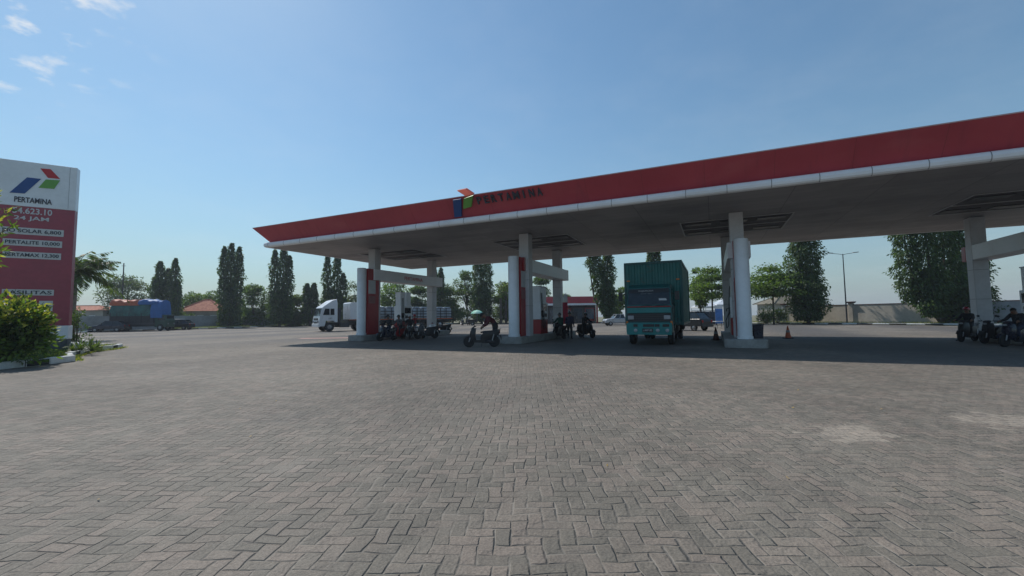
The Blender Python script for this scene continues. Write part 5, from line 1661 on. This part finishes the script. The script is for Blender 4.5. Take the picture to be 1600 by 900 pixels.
# broad trees
round_tree(196, 96, 10.5, 11.5, 'pale hazy broad tree behind the tarpaulin lorry', leaves=4600, mats=('grey', 'mid', 'grey'), low=.22)
round_tree(316, 98, 8.5, 8.3, 'light green tree rising over the red roofed house', mats=('mid', 'bright', 'mid'), low=.3)
round_tree(396, 88, 7.5, 8.6, 'round light green tree filling the gap left of the twin topped columnar tree', mats=('mid', 'bright', 'dark'), low=.15)
round_tree(462, 90, 6.0, 6.2, 'low olive tree between the twin topped and the blunt columnar trees', mats=('olive', 'mid'), low=.12)
round_tree(556, 92, 6.0, 9.5, 'thin bare looking tree right of the white cab', mats=('olive', 'grey'), leaves=900, low=.25)
round_tree(618, 96, 9.0, 9.8, 'bright green tree seen under the left sign beam', mats=('mid', 'bright', 'bright'), low=.15)
round_tree(655, 100, 7.5, 9.0, 'mid green tree behind the left rear column, low and broad', mats=('mid', 'dark'), low=.15)
round_tree(706, 96, 8.0, 10.2, 'feathery pale green tree right of the left rear column', mats=('olive', 'mid', 'mid'), low=.15)
round_tree(790, 92, 6.8, 9.2, 'pale olive tree touching the left side of the second white post', mats=('olive', 'mid', 'bright'), low=.15)
round_tree(728, 94, 5.6, 12.4, 'loose dark branch crown leaning left of the tall dark tree', mats=('dark', 'mid'), low=.3, leaves=1500)
round_tree(845, 97, 6.5, 11.0, 'dark round tree framed by the second sign beam', mats=('dark', 'mid'), low=.2)
round_tree(880, 104, 5.5, 6.8, 'small bush-like tree peeping over the red and white shop', mats=('olive', 'mid'), low=.2, leaves=1500)
tiered_tree(1112, 62, 7.0, 7.9, [(.52, .75), (.68, 1.0), (.84, .75), (.98, .25)], 'bright layered tree close to the teal truck box', 7500)
tiered_tree(1207, 58, 7.4, 7.3, [(.58, .85), (.72, 1.0), (.86, .7), (1.02, .22)], 'bright layered tree right of the third white post', 8500)
round_tree(1092, 68, 3.2, 9.5, 'slim tree rising directly behind the truck box edge', mats=('mid', 'bright'), low=.3, leaves=1400)
for i, (px, d, w, h) in enumerate(((1196, 57.5, 2.6, 2.6), (1212, 60.5, 3.0, 2.4))):
    shrub((*P(px, d), .1), w, h, ['dark red-leaved shrub under the layered tree, nearest the third post', 'dark green shrub beside the trunk of the layered tree'][i], mats=('dark', 'mid'))
round_tree(966, 88, 4.5, 7.5, 'slender pale green tree between the V shaped tree and the teal truck', mats=('mid', 'bright'), low=.2, leaves=1500)

# shrubs filling the verges under the trees
names = ['dark dense shrub', 'low olive shrub', 'ragged green shrub', 'rounded dark shrub', 'sprawling green shrub', 'upright leafy shrub']
spots = [(288, 84, 5, 3.2), (318, 86, 6, 1.5), (345, 82, 5, 1.8), (385, 84, 6, 3.4), (415, 86, 6, 4.2), (452, 88, 6, 3.0), (478, 92, 5, 2.2), (505, 93, 5, 3.0),
         (548, 93, 6, 3.2), (575, 93, 6, 3.4), (605, 94, 6, 3.6), (640, 95, 6, 3.8), (672, 95, 6, 3.8), (700, 94, 6, 4.0), (728, 92, 5, 4.0), (756, 92, 5, 4.2), (782, 93, 5, 4.0), (812, 94, 5, 3.6), (838, 95, 5, 3.2),
         (1004, 82, 5, 2.2), (1030, 80, 5, 2.4), (1060, 78, 5, 2.6)]
where = ['below the dark clump of columnar trees', 'before the red roofed house', 'at the foot of the tallest columnar tree', 'left of the round light green tree', 'below the round light green tree', 'below the twin topped columnar tree', 'below the blunt columnar tree', 'behind the white cab',
         'right of the white cab', 'left of the first white post', 'behind the first fuel pump', 'left of the left rear column', 'behind the left rear column', 'behind the end of the semi trailer', 'left of the green umbrella', 'right of the green umbrella', 'behind the two timber posts', 'behind the second white post', 'behind the second fuel pump',
         'left behind the teal truck', 'hidden behind the teal truck', 'right behind the teal truck']
for i, ((px, d, w, h), wh) in enumerate(zip(spots, where)):
    shrub((*P(px, d), .1), w, h, f'{names[i % 6]} {wh}', 1300, .34, [('dark', 'mid'), ('olive', 'mid'), ('mid', 'dark'), ('dark', 'dark')][i % 4])

# ------------------------------------------------------------------ planting round the price sign
shrub((*P(11, 14.4), .17), 2.45, 2.35, 'large bush with yellow-green leaves, sunlit top put in by colour, before the price sign', 5200, .19, ('mid', 'bright', 'dark'), 'hibiscus_bush', .55, group=None, clumps=46, top='yellow')
shrub((*P(-55, 14.0), .17), 2.4, 2.2, 'leafy bush at the left picture edge beside the yellow-green bush', 3000, .19, ('mid', 'bright', 'dark'), 'hibiscus_bush', .7, group=None, clumps=30, top='yellow')
shrub((*P(122, 21.5), .17), 1.0, 2.1, 'small dark slender shrub behind the right edge of the price sign', 900, .12, ('dark', 'mid'), 'slender_shrub', group=None)

def rosette(px, d, r, h, words, n=42, mats=('olive', 'mid', 'dark')):
    """spiky plant of long arching blades"""
    x, y = P(px, d); t = thing('spiky_plant', words, 'plant', (x, y, .17), 0, 'spiky plants in the sign island')
    V, F, mi = [], [], []
    for k in range(n):
        a = rng.uniform(0, 2*np.pi); el = rng.uniform(.25, 1.25); L = r*rng.uniform(.7, 1.15); w = .028*rng.uniform(.7, 1.3)
        dx, dy = math.cos(a), math.sin(a); b0 = len(V)
        for i in range(5):
            f = i/4; rr = L*f*math.cos(el)*(1+.3*f); zz = h*f*math.sin(el)-.35*h*f*f*(1.2-el*.6)
            ww = w*(1-f**1.5)+.002
            V += [(rr*dx-dy*ww, rr*dy+dx*ww, max(.02, zz)), (rr*dx+dy*ww, rr*dy-dx*ww, max(.02, zz)+.008)]
        for i in range(4): F.append((b0+2*i, b0+2*i+1, b0+2*i+3, b0+2*i+2)); mi.append(k % len(mats))
    me = bpy.data.meshes.new('blades'); me.from_pydata(V, [], F)
    for m in mats: me.materials.append(LEAF[m])
    me.polygons.foreach_set('material_index', mi); me.update()
    link('blades', me, t)
    return t
for px, d, r, h, w in ((128, 19.3, .55, .85, 'spiky plant just right of the sign base, the tallest of its row'), (142, 20.0, .6, .8, 'spiky plant in the middle of the row right of the sign'), (154, 21.3, .5, .65, 'spiky plant at the tip of the sign island'), (117, 18.6, .4, .6, 'short spiky plant touching the white sign base'), (147, 19.0, .45, .5, 'low spiky plant by the planter kerb, front of its row')):
    rosette(px, d, r, h, w)
def rock(px, d, s, words):
    x, y = P(px, d); b = MB(); b.ball((0, 0, s*.4), (s, s*.8, s*.7), 12, 8)
    b.v = [(a+random.uniform(-.1, .1)*s, c+random.uniform(-.1, .1)*s, e+random.uniform(-.08, .08)*s) for a, c, e in b.v]
    tag(b.build('white_rock', M['kerb_white'], None, smooth=True, loc=(x, y, .17)), words, 'rock', 'white rocks in the sign island')
rock(119, 20.5, .34, 'white painted rock right of the sign base, lower of two'); rock(128, 22.0, .42, 'taller white painted rock behind the spiky plants')

# short grass on the planter and along the kerbs: uncountable, one object each
def grass(name, pts, h, mats):
    pts = np.asarray(pts); n = len(pts)
    a = unit(rng.normal(0, .45, (n, 3))+np.array([0, 0, 1.]))
    o = leaf_mesh(name, pts, a, h*rng.uniform(.5, 1.3, n), .018+0*pts[:, 0], [LEAF[m] for m in mats], rng.integers(0, len(mats), n), None)
    return tag(o, kind='stuff')
def along(line, d0, d1, n, z):
    out = []
    segs = list(zip(line[:-1], line[1:])); ls = np.array([math.dist(a, b) for a, b in segs]); pr = ls/ls.sum()
    for k in rng.choice(len(segs), n, p=pr):
        (x0, y0), (x1, y1) = segs[k]; f = rng.uniform(); L = ls[k]; dd = rng.uniform(d0, d1)
        out.append((x0+(x1-x0)*f-(y1-y0)/L*dd, y0+(y1-y0)*f+(x1-x0)/L*dd, z))
    return out
grass('planter_grass', along(PLANTER[3:8], .2, 2.2, 5000, .17)+along(PLANTER[3:8], -.22, .0, 900, 0.), .13, ('olive', 'mid', 'yellow'))
g_pts = along(KERB[4:], .2, 3.9, 15000, .1)
o = grass('verge_grass', g_pts+along(KERB[1:3], .2, 5, 9000, .1), .32, ('mid', 'olive', 'yellow'))

# palm behind the sign
def make_palm(px, d, h, fl, words):
    x, y = P(px, d); t = thing('palm_tree', words, 'palm', (x, y, 0))
    b = MB(); b.tube([(0, 0, 0), (.1, 0, h*.3), (.12, .05, h*.7), (.05, 0, h)], [.24, .16, .14, .13], 10); b.build('trunk', M['bark_pale'], t, smooth=True)
    nf = 34
    for k in range(nf):
        a = 2*math.pi*k/nf*2.4+rng.uniform(-.2, .2); el = rng.uniform(.15, 1.35)
        L = fl*rng.uniform(.85, 1.1)
        pts = []
        for i in range(9):
            f = i/8; r = L*f*math.cos(el*(1-.35*f)); z = h+L*f*math.sin(el)-(.42+.42*(1.3-el))*L*f*f*.95
            pts.append(np.array([.05+r*math.cos(a), r*math.sin(a), z]))
        b = MB(); b.tube([tuple(p) for p in pts], [.035*(1-i/9.5) for i in range(9)], 5); fr = b.build('frond', LEAF['olive'], t)
        m = 70; u = np.sort(rng.uniform(.12, 1, m)); P_, A_ = [], []
        for j, f in enumerate(u):
            i = min(7, int(f*8)); p = pts[i]+(pts[i+1]-pts[i])*(f*8-i); tg = pts[i+1]-pts[i]; tg = tg/np.linalg.norm(tg)
            sd = np.cross(tg, [0, 0, 1.]); sd /= np.linalg.norm(sd)+1e-9
            sg = 1 if j % 2 else -1
            q = tg*.55+sd*sg*.8+np.array([0, 0, -.45-.3*rng.uniform()]); P_.append(p); A_.append(q/np.linalg.norm(q))
        u = np.asarray(u)
        leaf_mesh('leaflets', np.array(P_), np.array(A_), L*.30*np.sin(np.pi*np.clip(u*.85+.12, 0, 1))+.05, .085, [LEAF['mid'], LEAF['olive']], rng.integers(0, 2, m), fr)
make_palm(113, 34, 5.3, 3.2, 'palm with drooping fronds standing behind the right edge of the price sign')

# tree at the left edge whose twigs hang in front of the sign
def make_edge_tree():
    x, y = P(-95, 12.6); t = thing('frangipani_tree', 'leafy branches of a tree reaching in front of the price sign from the left', 'tree', (x, y, .17), YAW)
    b = MB(); b.tube([(0, 0, 0), (.05, 0, 1.2), (.0, .05, 2.3)], [.11, .09, .08], 9)
    P_, A_ = [], []
    for tip, n in (((2.05, -.05, 4.2), 20), ((1.75, .05, 4.66), 30), ((1.55, -.1, 5.22), 26), ((1.72, 0, 3.45), 34), ((.9, .2, 4.9), 40), ((.4, -.3, 5.4), 60), ((-.6, .2, 5.2), 80), ((-.9, -.4, 4.5), 80), ((1.45, .1, 3.0), 30)):
        tp = np.array(tip); mid = np.array([tp[0]*.45, tp[1]*.5, 2.3+(tp[2]-2.3)*.62])
        b.tube([(0, .05, 2.25), tuple(mid), tuple(tp)], [.06, .035, .012], 6)
        f = rng.uniform(.62, 1.05, n)[:, None]; p = mid+(tp-mid)*np.clip((f-.2)/.8, 0, 1.06)+rng.normal(0, .05, (n, 3))
        P_.append(p); A_.append(unit(rng.normal(0, .7, (n, 3))+(tp-mid)/np.linalg.norm(tp-mid)*.6))
    b.build('trunk', M['bark_pale'], t, smooth=True)
    p = np.concatenate(P_); a = np.concatenate(A_); n = len(p)
    leaf_mesh('crown', p, a, .26*rng.uniform(.6, 1.25, n), .075*rng.uniform(.8, 1.2, n), [LEAF['mid'], LEAF['yellow'], LEAF['bright']], rng.integers(0, 3, n), t)
make_edge_tree()
